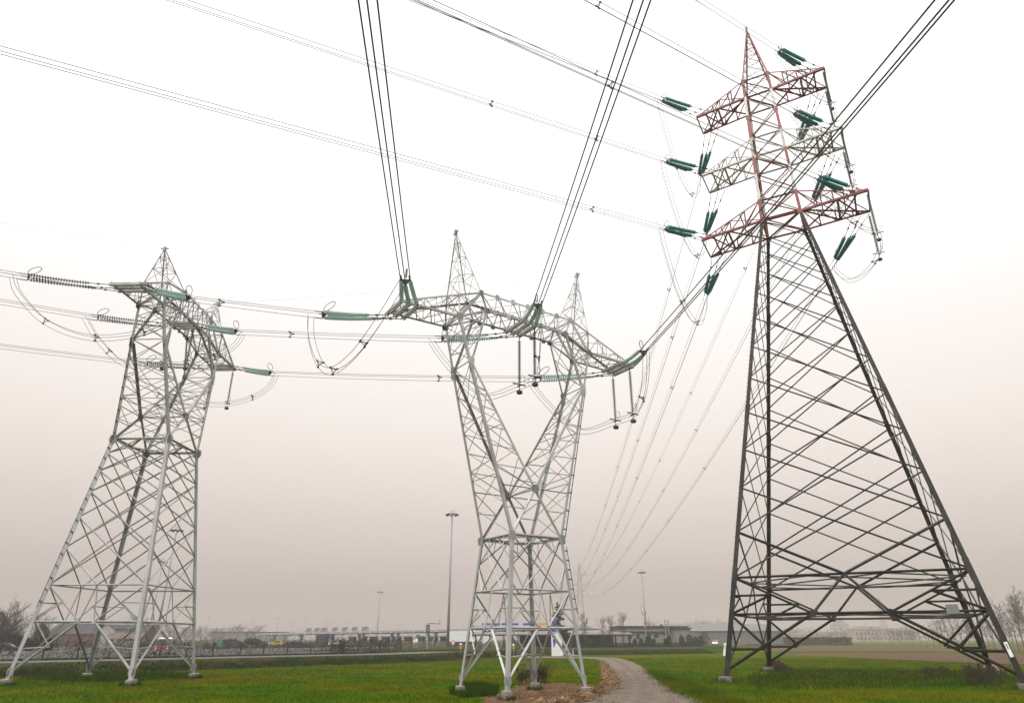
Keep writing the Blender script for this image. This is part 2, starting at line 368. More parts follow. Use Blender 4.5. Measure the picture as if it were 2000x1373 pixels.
def strip_of(a,b,i0,i1):
    def f(r):
        i=r.randrange(i0,i1); t=(fine[i+1]-fine[i]).normalized(); p=fine[i].lerp(fine[i+1],r.random())+Vector((-t.y,t.x,0))*r.uniform(a,b); return p.x,p.y
    return f
blades('verge_weeds',strip_of(12.6,16,0,60),7000,.18,.12,TUFT,(),9,lambda x,y:PLAT)
# loose stones on the rubble
def stones(name,poly,count,s0,s1,seed,m,zb):
    rnd=random.Random(seed); mb=MB(); f=in_poly(poly)
    for _ in range(count):
        x,y=f(rnd); r=rnd.uniform(s0,s1)*(1.8 if rnd.random()<.06 else 1); vs=[]
        for a,b,c in((1,0,0),(-1,0,0),(0,1,0),(0,-1,0),(0,0,.8),(0,0,-.6)): vs.append(Vector((x+a*r*rnd.uniform(.6,1.3),y+b*r*rnd.uniform(.6,1.3),zb(x,y)+c*r)))
        mb.add(vs,[(0,2,4),(2,1,4),(1,3,4),(3,0,4),(2,0,5),(1,2,5),(3,1,5),(0,3,5)])
    return setting(name,mb,m,'stuff')
def dg(poly,h,gr):
    def f(x,y):
        t=min(1,edge_dist((x,y),poly)/gr); return .02+h*t*t*(3-2*t)
    return f
stones('loose_stones',RIDGEP,1100,.02,.06,11,STONE,dg(RIDGEP,.30,.9))
stones('loose_stones_dirt',DIRTP,380,.015,.045,12,STONE,dg(DIRTP,.06,1.2))
stones('soil_clods',RIDGEP,1400,.03,.09,13,DIRT,dg(RIDGEP,.30,.9))
stones('soil_clods_heap',HEAPP,700,.06,.16,14,SOIL,dg(HEAPP,.62,1.6))
stones('gravel_stones',TRACK[70:] if False else [(p.x,p.y) for p in l_[60:125]]+[(p.x,p.y) for p in reversed(r_[60:125])],2600,.02,.05,15,GRAVEL,lambda x,y:.05)
# ------------------------------------------------------------ pylons
M=dict(X=0.527,Y=38.792,yaw=0.587,z0=0.412,bx=2.414,by=2.239,z1=2.807,z2=4.646,zw=7.431,wx=1.662,wy=1.547,U=12.267,d=0.865,zv=2.607,xk=4.137,zk=9.638,xbi=2.998,xbo=4.905,xti=3.464,xto=4.952,H=2.024,Ho=1.466,zbi=0.907,xtip=8.768,dtip=0.878,ztip=-0.060,xap=4.920,A=4.319)
L=dict(X=-27.789,Y=51.007,yaw=1.537,z0=0.331,bx=4.162,by=4.025,z1=3.409,z2=5.717,zw=16.212,wx=2.265,wy=2.121,U=9.904,d=0.991,zv=2.385,xk=4.115,zk=7.308,xbi=2.662,xbo=4.815,xti=2.402,xto=4.903,H=2.361,Ho=1.937,zbi=0.648,xtip=8.423,dtip=1.016,ztip=-0.059,xap=4.820,A=2.759)
R=dict(X=26.317,Y=54.681,yaw=-0.494,z0=0.376,bx=8.468,by=8.901,wx3=1.777,wy3=1.817,wx1=1.314,wy1=1.325,zA=3.910,zB=6.414,zb3=39.046,zb2=46.710,zb1=54.493,H=2.334,ztip=-0.056,ztilt=0.369,xoff=0.009,x1=6.429,x2=6.673,x3=7.494,d1=1.484,d2=1.679,d3=1.865,zap=65.120)
V3=lambda *a:Vector(a)
def wpt(t,p):
    c,s=math.cos(t['yaw']),math.sin(t['yaw']); return V3(t['X']+c*p.x-s*p.y,t['Y']+s*p.x+c*p.y,p.z)
CORN=((-1,-1),(1,-1),(1,1),(-1,1))
def gusset(mb,p,sz,nrm,tilt=0.):
    n=Vector(nrm).normalized(); u=Vector((0,0,1))-n*n.z
    u=u.normalized(); w=n.cross(u); P=[(-.9,-1),(.5,-1.1),(1,-.3),(.8,.9),(-.3,1.1),(-1,.4)]
    mb.plate([p+n*.03+w*a*sz+u*b*sz for a,b in P],.03,n)
def rail(mb,a,b,out,off=.28,n=12,step=.07):
    o=Vector(out).normalized()*off; mb.bar(a+o,b+o,.035)
    for i in range(n+1):
        p=a.lerp(b,(i+.5)/(n+1)); mb.bar(p,p+o*1.02,.09,.05)
def pegs(mb,a,b,side,n,ln=.16):
    s=Vector(side).normalized()
    for i in range(n):
        p=a.lerp(b,(i+.5)/n); mb.bar(p,p+s*ln,.022)
def delta(t,label,lw,bw,steel,nlat,rail_corner,group):
    root=thing('lattice_pylon',label,'pylon',(t['X'],t['Y'],0),t['yaw'],group)
    z0=t['z0']; zw=t['zw']
    def lowp(sx,sy,z):
        u=z/zw; return V3(sx*lerp(t['bx'],t['wx'],u),sy*lerp(t['by'],t['wy'],u),z0+z)
    # legs and footings
    for sx_,sy_ in CORN:
        mb=MB(); a,b=lowp(sx_,sy_,-.12),lowp(sx_,sy_,zw); mb.ang(a,b,lw,(sx_,sy_,0))
        d=(b-a).normalized(); sp=a+d*((b-a).length*.42); mb.ang(sp-d*.6,sp+d*.6,lw*1.12,(sx_,sy_,0))
        mb.plate([a+V3(-lw,-lw,.12),a+V3(lw,-lw,.12),a+V3(lw,lw,.12),a+V3(-lw,lw,.12)],.03,(0,0,1))
        for n_ in((sx_,0,0),(0,sy_,0)): gusset(mb,lowp(sx_,sy_,.42)+V3(0 if n_[0] else -sx_*.05,0 if n_[1] else -sy_*.05,0),lw*.95,n_); gusset(mb,lowp(sx_,sy_,zw-.05),lw*1.3,n_)
        if (sx_,sy_)==rail_corner: pegs(mb,lowp(sx_,sy_,3.2),lowp(sx_,sy_,zw),(sx_,-sy_*.2,0),int(zw*2.4))
        lg=obj('leg',mb,steel,root)
        fb=MB(); r=lw*1.5; q=lowp(sx_,sy_,0); fb.lathe([(r*1.06,-.55),(r*1.05,z0-.16),(r*.98,z0-.08),(r*.86,z0-.02),(r*.5,z0)],8 if lw<.3 else 4,Matrix.Translation((q.x,q.y,0))@Matrix.Rotation(math.pi/8 if lw<.3 else math.pi/4,4,'Z'))
        obj('footing',fb,CONC,root)
    # four faces of the body
    mb=MB(); z1,z2=t['z1'],t['z2']
    for i in range(4):
        A,B=CORN[i],CORN[(i+1)%4]; out=V3((A[0]+B[0])/2,(A[1]+B[1])/2,.1)
        P=lambda u,z: lowp(*A,z).lerp(lowp(*B,z),u)
        s=lambda u0,za,u1,zb,w=bw: mb.ang(P(u0,za),P(u1,zb),w,out)
        B2=bw*1.35
        s(0,.35,.43,z1,B2*1.25); s(1,.35,.57,z1,B2*1.25); s(0,z1,1,z1,B2)
        s(0,z1*.52,.25,z1*.55,bw*.7); s(1,z1*.52,.75,z1*.55,bw*.7); s(0.03,z1,.24,z1*.56,bw*.7); s(.97,z1,.76,z1*.56,bw*.7)
        s(0,z2,.43,z1); s(1,z2,.57,z1); s(0,z2,1,z2); s(.5,z2,.43,z1,bw*.8); s(.5,z2,.57,z1,bw*.8)
        zm=(z1+z2)/2; s(0,zm,.21,zm+.02,bw*.6); s(1,zm,.79,zm+.02,bw*.6); s(0,z1+.1,.21,zm,bw*.7); s(1,z1+.1,.79,zm,bw*.7)
        if nlat==0:
            s(0,zw,.78,z2); s(1,zw,.22,z2); zm=(zw+z2)/2
            s(.5,zw,0,zm,bw*.85); s(.5,zw,1,zm,bw*.85); s(0,zm,.22,z2,bw*.85); s(1,zm,.78,z2,bw*.85)
            s(.28,zw,.25,zw-.9,bw*.6); s(.72,zw,.75,zw-.9,bw*.6)
        else:
            zs=[z2+(zw-z2)*((1-(.86)**k)/(1-.86**nlat)) for k in range(nlat+1)]
            for k in range(nlat-1):
                s(0,zs[k+2],1,zs[k]); s(1,zs[k+2],0,zs[k])
            s(0,zs[1],.5,zs[0]); s(1,zs[1],.5,zs[0]); s(0,zs[-2],.5,zs[-1]); s(1,zs[-2],.5,zs[-1])
            s(.5,zs[0],.43,z1,bw*.7)
        for u in(.43,.57): gusset(mb,P(u,z1),bw*1.5,out)
        # the plan ring at the ring heights
        s(0,zw,1,zw,bw*1.9)
    for z in(z1,zw): 
        for i in range(4):
            A,B,C=CORN[i],CORN[(i+1)%4],CORN[(i+2)%4]; mb.ang(lowp(*A,z-.02).lerp(lowp(*B,z-.02),.5),lowp(*B,z-.02).lerp(lowp(*C,z-.02),.5),bw*(1.6 if z==zw else .9),(0,0,1))
    obj('body_bracing',mb,steel,root)
    # climbing rail
    mb=MB(); rc=rail_corner; rail(mb,lowp(*rc,z1*1.25),lowp(*rc,zw-.4),(rc[0],-rc[1]*.3,0),.35,int(zw*.9))
    obj('climbing_rail',mb,FITT,root)
    # fork arms: waist - knee - cross-arm
    dy=lambda z: lerp(t['wy'],t['d'],z/t['U'])
    zb=zw+t['U']; Z=lambda z:z0+z
    Vn=lambda sy_:V3(0,sy_*dy(t['zv']),Z(zw+t['zv']))
    for sx_ in(-1,1):
        mb=MB(); cw=lw*.82; nodes={}
        for sy_ in(-1,1):
            wa=lowp(sx_,sy_,zw); kn=V3(sx_*t['xk'],sy_*dy(t['zk']),Z(zw+t['zk'])); bo=V3(sx_*t['xbo'],sy_*t['d'],Z(zb)); bi=V3(sx_*t['xbi'],sy_*t['d'],Z(zb+t['zbi'])); vn=Vn(sy_); wo=lowp(-sx_,sy_,zw)
            nodes[sy_]=(wa,kn,bo,bi,vn)
            ko=kn+V3(sx_*.12,0,0); ki=kn-V3(sx_*.14,0,.25)
            mb.ang(wa,ko,cw,(sx_,sy_,0)); mb.ang(ko,bo,cw*.95,(sx_,sy_,0)); mb.ang(vn,ki,cw*.9,(-sx_,sy_,0)); mb.ang(kn-V3(sx_*.1,0,-.1),bi,cw*.8,(-sx_,sy_,0))
            mb.ang(wa if True else wo,vn,cw*.85,(0,sy_,0))
            [gusset(mb,p_,lw*k_,(0,sy_,0)) for p_,k_ in((kn,1.15),(kn-V3(0,0,.4),1.0),(vn,1.25),(bo,1.2),(bi,1.0))]
            # web of the near and far faces: outer chord against inner chord
            n=6; f0=t['zv']/t['zk']
            for k in range(n):
                u0=f0+(1-f0)*(k/n)*.93; u1=f0+(1-f0)*((k+1)/n)*.93; v0=k/n*.93; v1=(k+1)/n*.93
                o0,o1=wa.lerp(ko,u0),wa.lerp(ko,u1); i0,i1=vn.lerp(ki,v0),vn.lerp(ki,v1)
                mb.ang(o0,i0,bw*.62,(0,sy_,0)) if k%2==0 else mb.ang(o0,i0,bw*.55,(0,sy_,0))
                mb.ang(o0,i1,bw*.62,(0,sy_,0)) if k%2 else mb.ang(o1,i0,bw*.62,(0,sy_,0))
            mb.ang(wa.lerp(ko,f0*.55),wa.lerp(vn,.55),bw*.62,(0,sy_,0)); mb.ang(wa.lerp(ko,f0),wa.lerp(vn,.55),bw*.62,(0,sy_,0)); mb.ang(wa.lerp(ko,f0),vn,bw*.7,(0,sy_,0))
            # upper triangle knee - bo - bi
            for u in(.35,.68):
                mb.ang(kn.lerp(bo,u),kn.lerp(bi,u),bw*.6,(0,sy_,0)); mb.ang(kn.lerp(bo,u),kn.lerp(bi,min(1,u+.33)),bw*.6,(0,sy_,0))
        # outer and inner side faces
        for ia,ib,n,out in((0,1,5 if t is L else 6,(sx_,0,.1)),(1,2,2,(sx_,0,.1)),(4,1,4,(-sx_,0,.1)),(1,3,2,(-sx_,0,.1))):
            a0,a1=nodes[-1][ia],nodes[-1][ib]; b0,b1=nodes[1][ia],nodes[1][ib]
            for k in range(n):
                u,v=k/n,(k+1)/n
                mb.ang(a0.lerp(a1,u),b0.lerp(b1,v),bw*.55,out); mb.ang(b0.lerp(b1,u),a0.lerp(a1,v),bw*.55,out)
                if k%2==0: mb.ang(a0.lerp(a1,u),b0.lerp(b1,u),bw*.6,out)
        obj('fork_arm',mb,steel,root)
    mb=MB(); 
    a,b=Vn(-1),Vn(1); mb.ang(a,b,bw*1.3,(0,0,1))
    for sy_ in(-1,1):
        a,b=lowp(-1,sy_,zw+t['zv']),lowp(1,sy_,zw+t['zv']); f=t['zv']/t['zk']
        oa=lowp(-1,sy_,zw).lerp(V3(-t['xk'],sy_*dy(t['zk']),Z(zw+t['zk'])),f); ob=lowp(1,sy_,zw).lerp(V3(t['xk'],sy_*dy(t['zk']),Z(zw+t['zk'])),f)
        mb.ang(oa,Vn(sy_),bw*.7,(0,sy_,0)); mb.ang(ob,Vn(sy_),bw*.7,(0,sy_,0))
    obj('fork_base_frame',mb,steel,root)
    rk=MB(); c0=lowp(*rc,zw); c1=V3(rc[0]*t['xk'],rc[1]*dy(t['zk']),Z(zw+t['zk'])); rail(rk,c0,c1,(rc[0],-rc[1]*.3,0),.33,8); pegs(rk,c0,c1,(rc[0],0,0),26)
    obj('climbing_rail',rk,FITT,root)
    # cross-arm
    mb=MB(); cw=lw*.62; nd={}
    for sx_ in(-1,1):
        for sy_ in(-1,1):
            nd['bo',sx_,sy_]=V3(sx_*t['xbo'],sy_*t['d'],Z(zb)); nd['bi',sx_,sy_]=V3(sx_*t['xbi'],sy_*t['d'],Z(zb+t['zbi']))
            nd['to',sx_,sy_]=V3(sx_*t['xto'],sy_*t['d'],Z(zb+t['Ho'])); nd['ti',sx_,sy_]=V3(sx_*t['xti'],sy_*t['d'],Z(zb+t['H']))
            nd['tip',sx_,sy_]=V3(sx_*t['xtip'],sy_*t['dtip'],Z(zb+t['ztip']))
    def zig(a0,a1,b0,b1,n,w,out,post=True):
        for k in range(n):
            p,q=a0.lerp(a1,k/n),a0.lerp(a1,(k+1)/n); r,s_=b0.lerp(b1,k/n),b0.lerp(b1,(k+1)/n)
            mb.ang(p,s_,w,out) if k%2==0 else mb.ang(r,q,w,out)
            if post and k: mb.ang(p,r,w*.9,out)
    def xx(a0,a1,b0,b1,n,w,out):
        for k in range(n):
            mb.ang(a0.lerp(a1,k/n),b0.lerp(b1,(k+1)/n),w,out); mb.ang(b0.lerp(b1,k/n),a0.lerp(a1,(k+1)/n),w,out)
    for sy_ in(-1,1):
        o=(0,sy_,0)
        mb.ang(nd['bi',-1,sy_],nd['bi',1,sy_],cw*1.2,(0,sy_,-1)); mb.ang(nd['ti',-1,sy_],nd['ti',1,sy_],cw,(0,sy_,1))
        n=6
        for k in range(n):
            a0,a1=nd['ti',-1,sy_],nd['ti',1,sy_]; b0,b1=nd['bi',-1,sy_],nd['bi',1,sy_]
            mb.ang(a0.lerp(a1,k/n),b0.lerp(b1,(k+.5)/n),bw*.95,o); mb.ang(b0.lerp(b1,(k+.5)/n),a0.lerp(a1,(k+1)/n),bw*.95,o)
            gusset(mb,a0.lerp(a1,k/n),.16,o); gusset(mb,b0.lerp(b1,(k+.5)/n),.16,o)
        for sx_ in(-1,1):
            bo,bi,to,ti,tip=[nd[k,sx_,sy_] for k in('bo','bi','to','ti','tip')]
            mb.ang(bo,bi,cw,(0,sy_,-1)); mb.ang(to,ti,cw,(0,sy_,1)); mb.ang(bo,tip,cw*1.1,(0,sy_,-1)); mb.ang(to,tip,cw,(0,sy_,1))
            mb.ang(bo,to,cw*.8,o); mb.ang(bi,ti,cw*.9,o); mb.bar(bo,ti,cw*1.6,.05,(0,sy_,0)) ; mb.ang(bi,to,bw*.6,o)
            gusset(mb,bo,lw*1.2,o); gusset(mb,ti,lw*.9,o); gusset(mb,bi,lw*.9,o)
            zig(bo,tip,to,tip,5,bw*.6,o)
    for sx_ in(-1,1):
        g_=lambda k,s_:nd[k,sx_,s_]
        xx(g_('bo',-1),g_('tip',-1),g_('bo',1),g_('tip',1),4,bw*.65,(0,0,-1)); xx(g_('to',-1),g_('tip',-1),g_('to',1),g_('tip',1),3,bw*.5,(0,0,1))
        for k in('bo','bi','to','ti'): mb.ang(g_(k,-1),g_(k,1),bw*.95,(0,0,1))
        mb.ang(g_('bo',-1),g_('bi',1),bw*.6,(0,0,-1)); mb.ang(g_('bo',1),g_('bi',-1),bw*.6,(0,0,-1)); mb.ang(g_('bo',-1),g_('to',1),bw*.6,(sx_,0,0)); mb.ang(g_('bo',1),g_('to',-1),bw*.6,(sx_,0,0))
    xx(nd['bi',-1,-1],nd['bi',1,-1],nd['bi',-1,1],nd['bi',1,1],6,bw*.55,(0,0,-1)); xx(nd['ti',-1,-1],nd['ti',1,-1],nd['ti',-1,1],nd['ti',1,1],5,bw*.5,(0,0,1))
    ca=obj('cross_arm',mb,steel,root)
    # paired channels that carry the insulators
    for sx_ in(-1,0,1):
        for k in range(3):
            b=MB()
            for s_ in(-1,1):
                for j in(-.09,.09):
                    if sx_: x=sx_*(t['xtip']-.04-.52*k)+j*.9; f=(abs(x)-t['xbo'])/(t['xtip']-t['xbo']); y=lerp(t['d'],t['dtip'],f)+.14; z=Z(zb+t['ztip']*f)-.1
                    else: x=(k-1)*.52+j; y=t['d']+.14; z=Z(zb+t['zbi'])-.12
                    if s_==1: b.bar(V3(x,-y,z),V3(x,y,z),.06,.17,(0,0,1))
            obj('insulator_beam',b,DARK if False else steel,root)
    # earth-wire peaks
    for sx_ in(-1,1):
        mb=MB(); ap=V3(sx_*t['xap'],0,Z(zb+t['H']+t['A'])); bs=[nd['to',sx_,-1],nd['ti',sx_,-1],nd['ti',sx_,1],nd['to',sx_,1]]
        for p in bs: mb.ang(p,ap,bw*.9,(p.x-ap.x,p.y-ap.y,0))
        lv=[.3,.58,.82] if t is M else [.42,.75]
        pv=0
        for f in lv:
            q=[p.lerp(ap,f) for p in bs]; o=[p.lerp(ap,pv) for p in bs]
            for i in range(4):
                m_=(q[i]+q[(i+1)%4])/2-ap; m_.z=0
                mb.ang(q[i],q[(i+1)%4],bw*.5,m_); mb.ang(o[i],q[(i+1)%4],bw*.42,m_)
                if i%2: mb.ang(o[(i+1)%4],q[i],bw*.42,m_)
            pv=f
        mb.bar(ap-V3(0,0,.25),ap+V3(0,0,.12),.16); mb.bar(ap-V3(0,.3,.05),ap+V3(0,.3,-.05),.08)
        obj('earth_wire_peak',mb,steel,root)
    return root
delta(M,'pale grey forked lattice pylon beside the gravel track, middle of the three big pylons','pylon' and .185,.066,GALV,0,(1,-1),'big lattice pylons')
delta(L,'tall pale grey forked lattice pylon on splayed legs, leftmost of the three big pylons',.25,.078,GALVL,6,(-1,1),'big lattice pylons')
def tower_R(t):
    root=thing('lattice_pylon','huge dark lattice pylon with red and white top and three pairs of arms','pylon',(t['X'],t['Y'],0),t['yaw'],'big lattice pylons')
    z0=t['z0']; z3=t['zb3']; zt=t['zb1']+t['H']
    def P(sx_,sy_,z):
        if z<=z3: u=z/z3; a,b=lerp(t['bx'],t['wx3'],u),lerp(t['by'],t['wy3'],u)
        else: u=(z-z3)/(zt-z3); a,b=lerp(t['wx3'],t['wx1'],u),lerp(t['wy3'],t['wy1'],u)
        return V3(sx_*a,sy_*b,z0+z)
    for sx_,sy_ in CORN:
        mb=MB(); o=(sx_,sy_,0); zs=[-.1,6.4,19.4,31,z3-.2]; ws=[.34,.32,.30,.27]
        for a,b,w in zip(zs[:-1],zs[1:],ws):
            mb.ang(P(sx_,sy_,a),P(sx_,sy_,b),w,o)
            mb.ang(P(sx_,sy_,b-.7),P(sx_,sy_,min(b+.7,z3-.2)),w*1.12,o)
        if sx_<0: pegs(mb,P(sx_,sy_,4),P(sx_,sy_,z3-1),(1,0,0) if sy_>0 else (-1,0,0),80,.2)
        q=P(sx_,sy_,0); mb.plate([q+V3(-.4,-.4,.03),q+V3(.4,-.4,.03),q+V3(.4,.4,.03),q+V3(-.4,.4,.03)],.04,(0,0,1))
        lg=obj('leg',mb,DARK,root)
        fb=MB(); fb.lathe([(.60,-.5),(.60,z0-.1),(.54,z0),(.3,z0)],4,Matrix.Translation((q.x,q.y,0))@Matrix.Rotation(math.pi/4,4,'Z'))
        obj('footing',fb,CONC,root)
        if sy_<0:   # white notice plate on the outside of the two near legs
            pb=MB(); c=P(sx_,sy_,1.75 if sx_>0 else 1.65); dd=(P(sx_,sy_,3)-P(sx_,sy_,1)).normalized()
            n_=V3(-.35*sx_ if sx_>0 else -.7,-1,0).normalized(); wv=dd.cross(n_).normalized(); c=c+n_*.27
            pb.plate([c+wv*a*.10+dd*b*.42 for a,b in((-1,-1),(1,-1),(1,1),(-1,1))],.02,n_)
            pp=obj('notice_plate',pb,SIGNW,lg)
            pk=MB(); 
            for j,(b0,b1) in enumerate(((.02,.30),)): pk.plate([c+n_*.016+wv*a*.07+dd*b for a,b in((-.6,b0),(.6,b0),(.6,b1),(-.6,b1))],.006,n_)
            obj('plate_marking',pk,SIGNK if False else mat('plate_mark',(.3,.3,.3)),lg)
    mb=MB(); lat=[6.41,9.72,13.1,16.2,19.4,22.5,25.5,28.35,31.0,33.4,35.6,37.5,39.0]; light=MB()
    for i in range(4):
        A,B=CORN[i],CORN[(i+1)%4]; out=V3((A[0]+B[0])/2,(A[1]+B[1])/2,.05)
        Q=lambda u,z:P(*A,z).lerp(P(*B,z),u)
        s=lambda u0,za,u1,zb,w=.085,m=mb: m.ang(Q(u0,za),Q(u1,zb),w,out)
        zA,zB=t['zA'],t['zB']; n=len(lat)
        for k in range(n-2):
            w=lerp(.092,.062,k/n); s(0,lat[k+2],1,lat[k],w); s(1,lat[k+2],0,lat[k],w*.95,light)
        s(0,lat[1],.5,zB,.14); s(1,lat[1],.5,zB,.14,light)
        s(0,zB,1,zB,.115); s(0,zA,1,zA,.115)
        s(0,.3,.35,zA,.14); s(1,.3,.65,zA,.14)
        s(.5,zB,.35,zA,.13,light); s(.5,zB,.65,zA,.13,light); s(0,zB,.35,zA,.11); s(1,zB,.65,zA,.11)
        s(0,zA*.42,.15,zA*.43,.12); s(1,zA*.42,.85,zA*.43,.12); s(0,zA,.16,zA*.45,.13); s(1,zA,.84,zA*.45,.13)
        zm=(zA+zB)/2; s(0,zm,.17,zm,.11); s(1,zm,.83,zm,.11); s(0,zA,.175,zm,.12); s(1,zA,.825,zm,.12)
        for u in(.35,.65): gusset(mb,Q(u,zA),.2,out)
    for z in(t['zA'],t['zB']):
        for i in range(4):
            A,B,C=CORN[i],CORN[(i+1)%4],CORN[(i+2)%4]; mb.ang(P(*A,z-.05).lerp(P(*B,z-.05),.34),P(*B,z-.05).lerp(P(*C,z-.05),.66),.12,(0,0,1)); mb.ang(P(*A,z-.05).lerp(P(*B,z-.05),.66),P(*B,z-.05).lerp(P(*C,z-.05),.34),.12,(0,0,1))
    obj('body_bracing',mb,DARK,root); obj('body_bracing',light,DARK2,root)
    # the red and white upper body
    bands=[(z3-.2,z3+2.6,0),(z3+2.6,t['zb2']-.1,1),(t['zb2']-.1-2.9,t['zb2']-2.9,1),(t['zb2']-.1,t['zb2']+.2,0)]
    brd=MB(); bwh=None
    # colour bands down the legs, from the photo
    zz=[z3-.2,z3+2.5,z3+5.6,t['zb2']+.1,t['zb2']+2.4,t['zb2']+5.4,t['zb1']+.1,zt]; cc=[0,1,0,1,0,1,0]
    for sx_,sy_ in CORN:
        red=MB()
        for k in range(7): red.cur=cc[k]; red.ang(P(sx_,sy_,zz[k]),P(sx_,sy_,zz[k+1]),.26,(sx_,sy_,0))
        obj('upper_leg',red,[RED,WHITE],root)
    lv=[z3,z3+t['H'],z3+5.0,t['zb2'],t['zb2']+t['H'],t['zb2']+5.0,t['zb1'],zt]
    for i in range(4):
        A,B=CORN[i],CORN[(i+1)%4]; out=V3((A[0]+B[0])/2,(A[1]+B[1])/2,.05)
        Q=lambda u,z:P(*A,z).lerp(P(*B,z),u)
        for k in range(7):
            brd.cur=1 if k%2 else 0
            brd.ang(Q(0,lv[k]),Q(1,lv[k+1]),.10,out); brd.ang(Q(1,lv[k]),Q(0,lv[k+1]),.10,out)
        for k,z in enumerate(lv):
            brd.cur=1 if k in(3,4) else 0
            if k not in(2,5): brd.ang(Q(0,z),Q(1,z),.16,out)
            for u in(0,1): gusset(brd,Q(u,z).lerp(Q(.5,z),.06),.22,out)
    for z in(z3,t['zb2'],t['zb1']):
        brd.cur=1 if z==t['zb2'] else 0; m=brd
        m.ang(P(-1,-1,z),P(1,1,z),.12,(0,0,1)); m.ang(P(1,-1,z),P(-1,1,z),.12,(0,0,1))
    obj('upper_bracing',brd,[RED,WHITE],root)
    # cross-arms
    for i,m_ in((1,RED),(2,WHITE),(3,RED)):
        for sx_ in(-1,1):
            mb=MB(); zb=t['zb%d'%i]; nd={}
            for sy_ in(-1,1):
                b,tp=P(sx_,sy_,zb),P(sx_,sy_,zb+t['H']); tip=V3(sx_*t['x%d'%i]+t['xoff'],sy_*t['d%d'%i],z0+zb+t['ztip']+sx_*t['ztilt']); nd[sy_]=(b,tp,tip); o=(0,sy_,0)
                mb.ang(b,tip,.20,(0,sy_,-1)); mb.ang(tp,tip,.13,(0,sy_,1)); tb=b.lerp(tip,.78); mb.ang(tb,tip,.25,(0,sy_,-1))
                n=4
                for k in range(1,n):
                    u=k/n; mb.ang(b.lerp(tip,u),tp.lerp(tip,u),.085,o); mb.ang(tp.lerp(tip,u-1/n),b.lerp(tip,u),.085,o)
            (b0,t0,p0),(b1,t1,p1)=nd[-1],nd[1]
            mb.ang(p0,p1,.10,(0,0,-1)); mb.ang(b0,b1.lerp(p1,.55),.16,(0,0,-1)); mb.ang(b1,b0.lerp(p0,.55),.16,(0,0,-1))
            mb.ang(b1.lerp(p1,.55),b0.lerp(p0,.55),.15,(0,0,-1)); mb.ang(b0.lerp(p0,.55),p1.lerp(b1,.15),.13,(0,0,-1)); mb.ang(b1.lerp(p1,.55),p0.lerp(b0,.15),.13,(0,0,-1))
            mb.ang(b0.lerp(p0,.8),b1.lerp(p1,.8),.12,(0,0,-1))
            for u in(.33,.66): mb.ang(t0.lerp(p0,u),t1.lerp(p1,u),.08,(0,0,1))
            mb.ang(t0,t1.lerp(p1,.5),.08,(0,0,1)); mb.ang(t1,t0.lerp(p0,.5),.08,(0,0,1)); mb.ang(t0.lerp(p0,.5),p1,.08,(0,0,1))
            obj('cross_arm',mb,m_,root)
    mb=MB(); ap=V3(0,0,z0+t['zap']); bs=[P(*c,zt) for c in CORN]
    for p in bs: mb.ang(p,ap,.14,(p.x,p.y,0))
    f=[0,.16,.31,.45,.58,.70,.81,.91]
    for a,b in zip(f[:-1],f[1:]):
        for i in range(4):
            p,q=bs[i],bs[(i+1)%4]; m_=p+q; m_.z=0
            mb.ang(p.lerp(ap,a),q.lerp(ap,b),.05,m_); mb.ang(p.lerp(ap,b),q.lerp(ap,b),.05,m_)
    mb.bar(ap-V3(0,0,.2),ap+V3(0,0,.25),.22)
    pk=obj('earth_wire_peak',mb,[RED,WHITE],root)
    zs=[sum(v.co.z for v in (pk.data.vertices[i] for i in p.vertices))/len(p.vertices) for p in pk.data.polygons]
    pk.data.polygons.foreach_set('material_index',[1 if (z-ap.z)<-5.2 and (z-ap.z)>-8.6 else 0 for z in zs])
    # notice plate on the lower ring
    pb=MB(); c=P(-1,-1,t['zA']).lerp(P(1,-1,t['zA']),.87)+V3(0,-.24,.12); pb.plate([c+V3(a*.34,0,b*.27) for a,b in((-1,-1),(1,-1),(1,1),(-1,1))],.03,(0,-1,0)); obj('notice_plate',pb,mat('worn_plate',(.22,.22,.215),(.17,.17,.165)),root)
    return root
tower_R(R)
# dark grass tufts added round every footing to stand in for contact shade
def foot_ring(pts,rad):
    def f(r):
        p=r.choice(pts); a=r.uniform(0,6.283); d=rad*(.85+abs(r.gauss(0,.45))); return p.x+math.cos(a)*d,p.y+math.sin(a)*d
    return f
for t_,bx_,by_,nm_,rd_ in((M,M['bx'],M['by'],'middle',.28),(L,L['bx'],L['by'],'left',.38),(R,R['bx'],R['by'],'right',.5)):
    pts_=[wpt(t_,V3(a*bx_,b*by_,0)) for a,b in CORN]; blades('footing_shade_grass_'+nm_,foot_ring(pts_,rd_),1500,.26,.05,LUSH,(),70)
# ------------------------------------------------------------ insulators, conductors, jumpers
WIRE_TRI=((-.2,.10),(.2,.10),(0,-.26))
UP=Vector((0,0,1))
def discs(mb,pts_fn,s0,s1,r,pitch,n=9):
    k=max(3,int((s1-s0)/pitch)); h=(s1-s0)/k
    for i in range(k):
        a,b=pts_fn(s0+h*i),pts_fn(s0+h*(i+1)); d=(b-a); ln=d.length; q=d.to_track_quat('Z','Y').to_matrix().to_4x4(); q.translation=a
        mb.lathe([(r*.26,0),(r*.30,ln*.26),(r*.70,ln*.32),(r,ln*.44),(r*.98,ln*.54),(r*.40,ln*.58),(r*.2,ln*.66),(r*.2,ln)],n,q)
def horn(mb,p,d,h,size):
    """racket-shaped arcing horn standing on a yoke"""
    up=h.cross(d).normalized()
    if up.z<0: up=-up
    pts=[]
    for i in range(13):
        a=math.pi*2*(i/12); pts.append(p+up*(size*(.34-.34*math.cos(a)))+d*(size*.30*math.sin(a)-size*.22*(1-math.cos(a))))
    mb.tube(pts,.026,4)
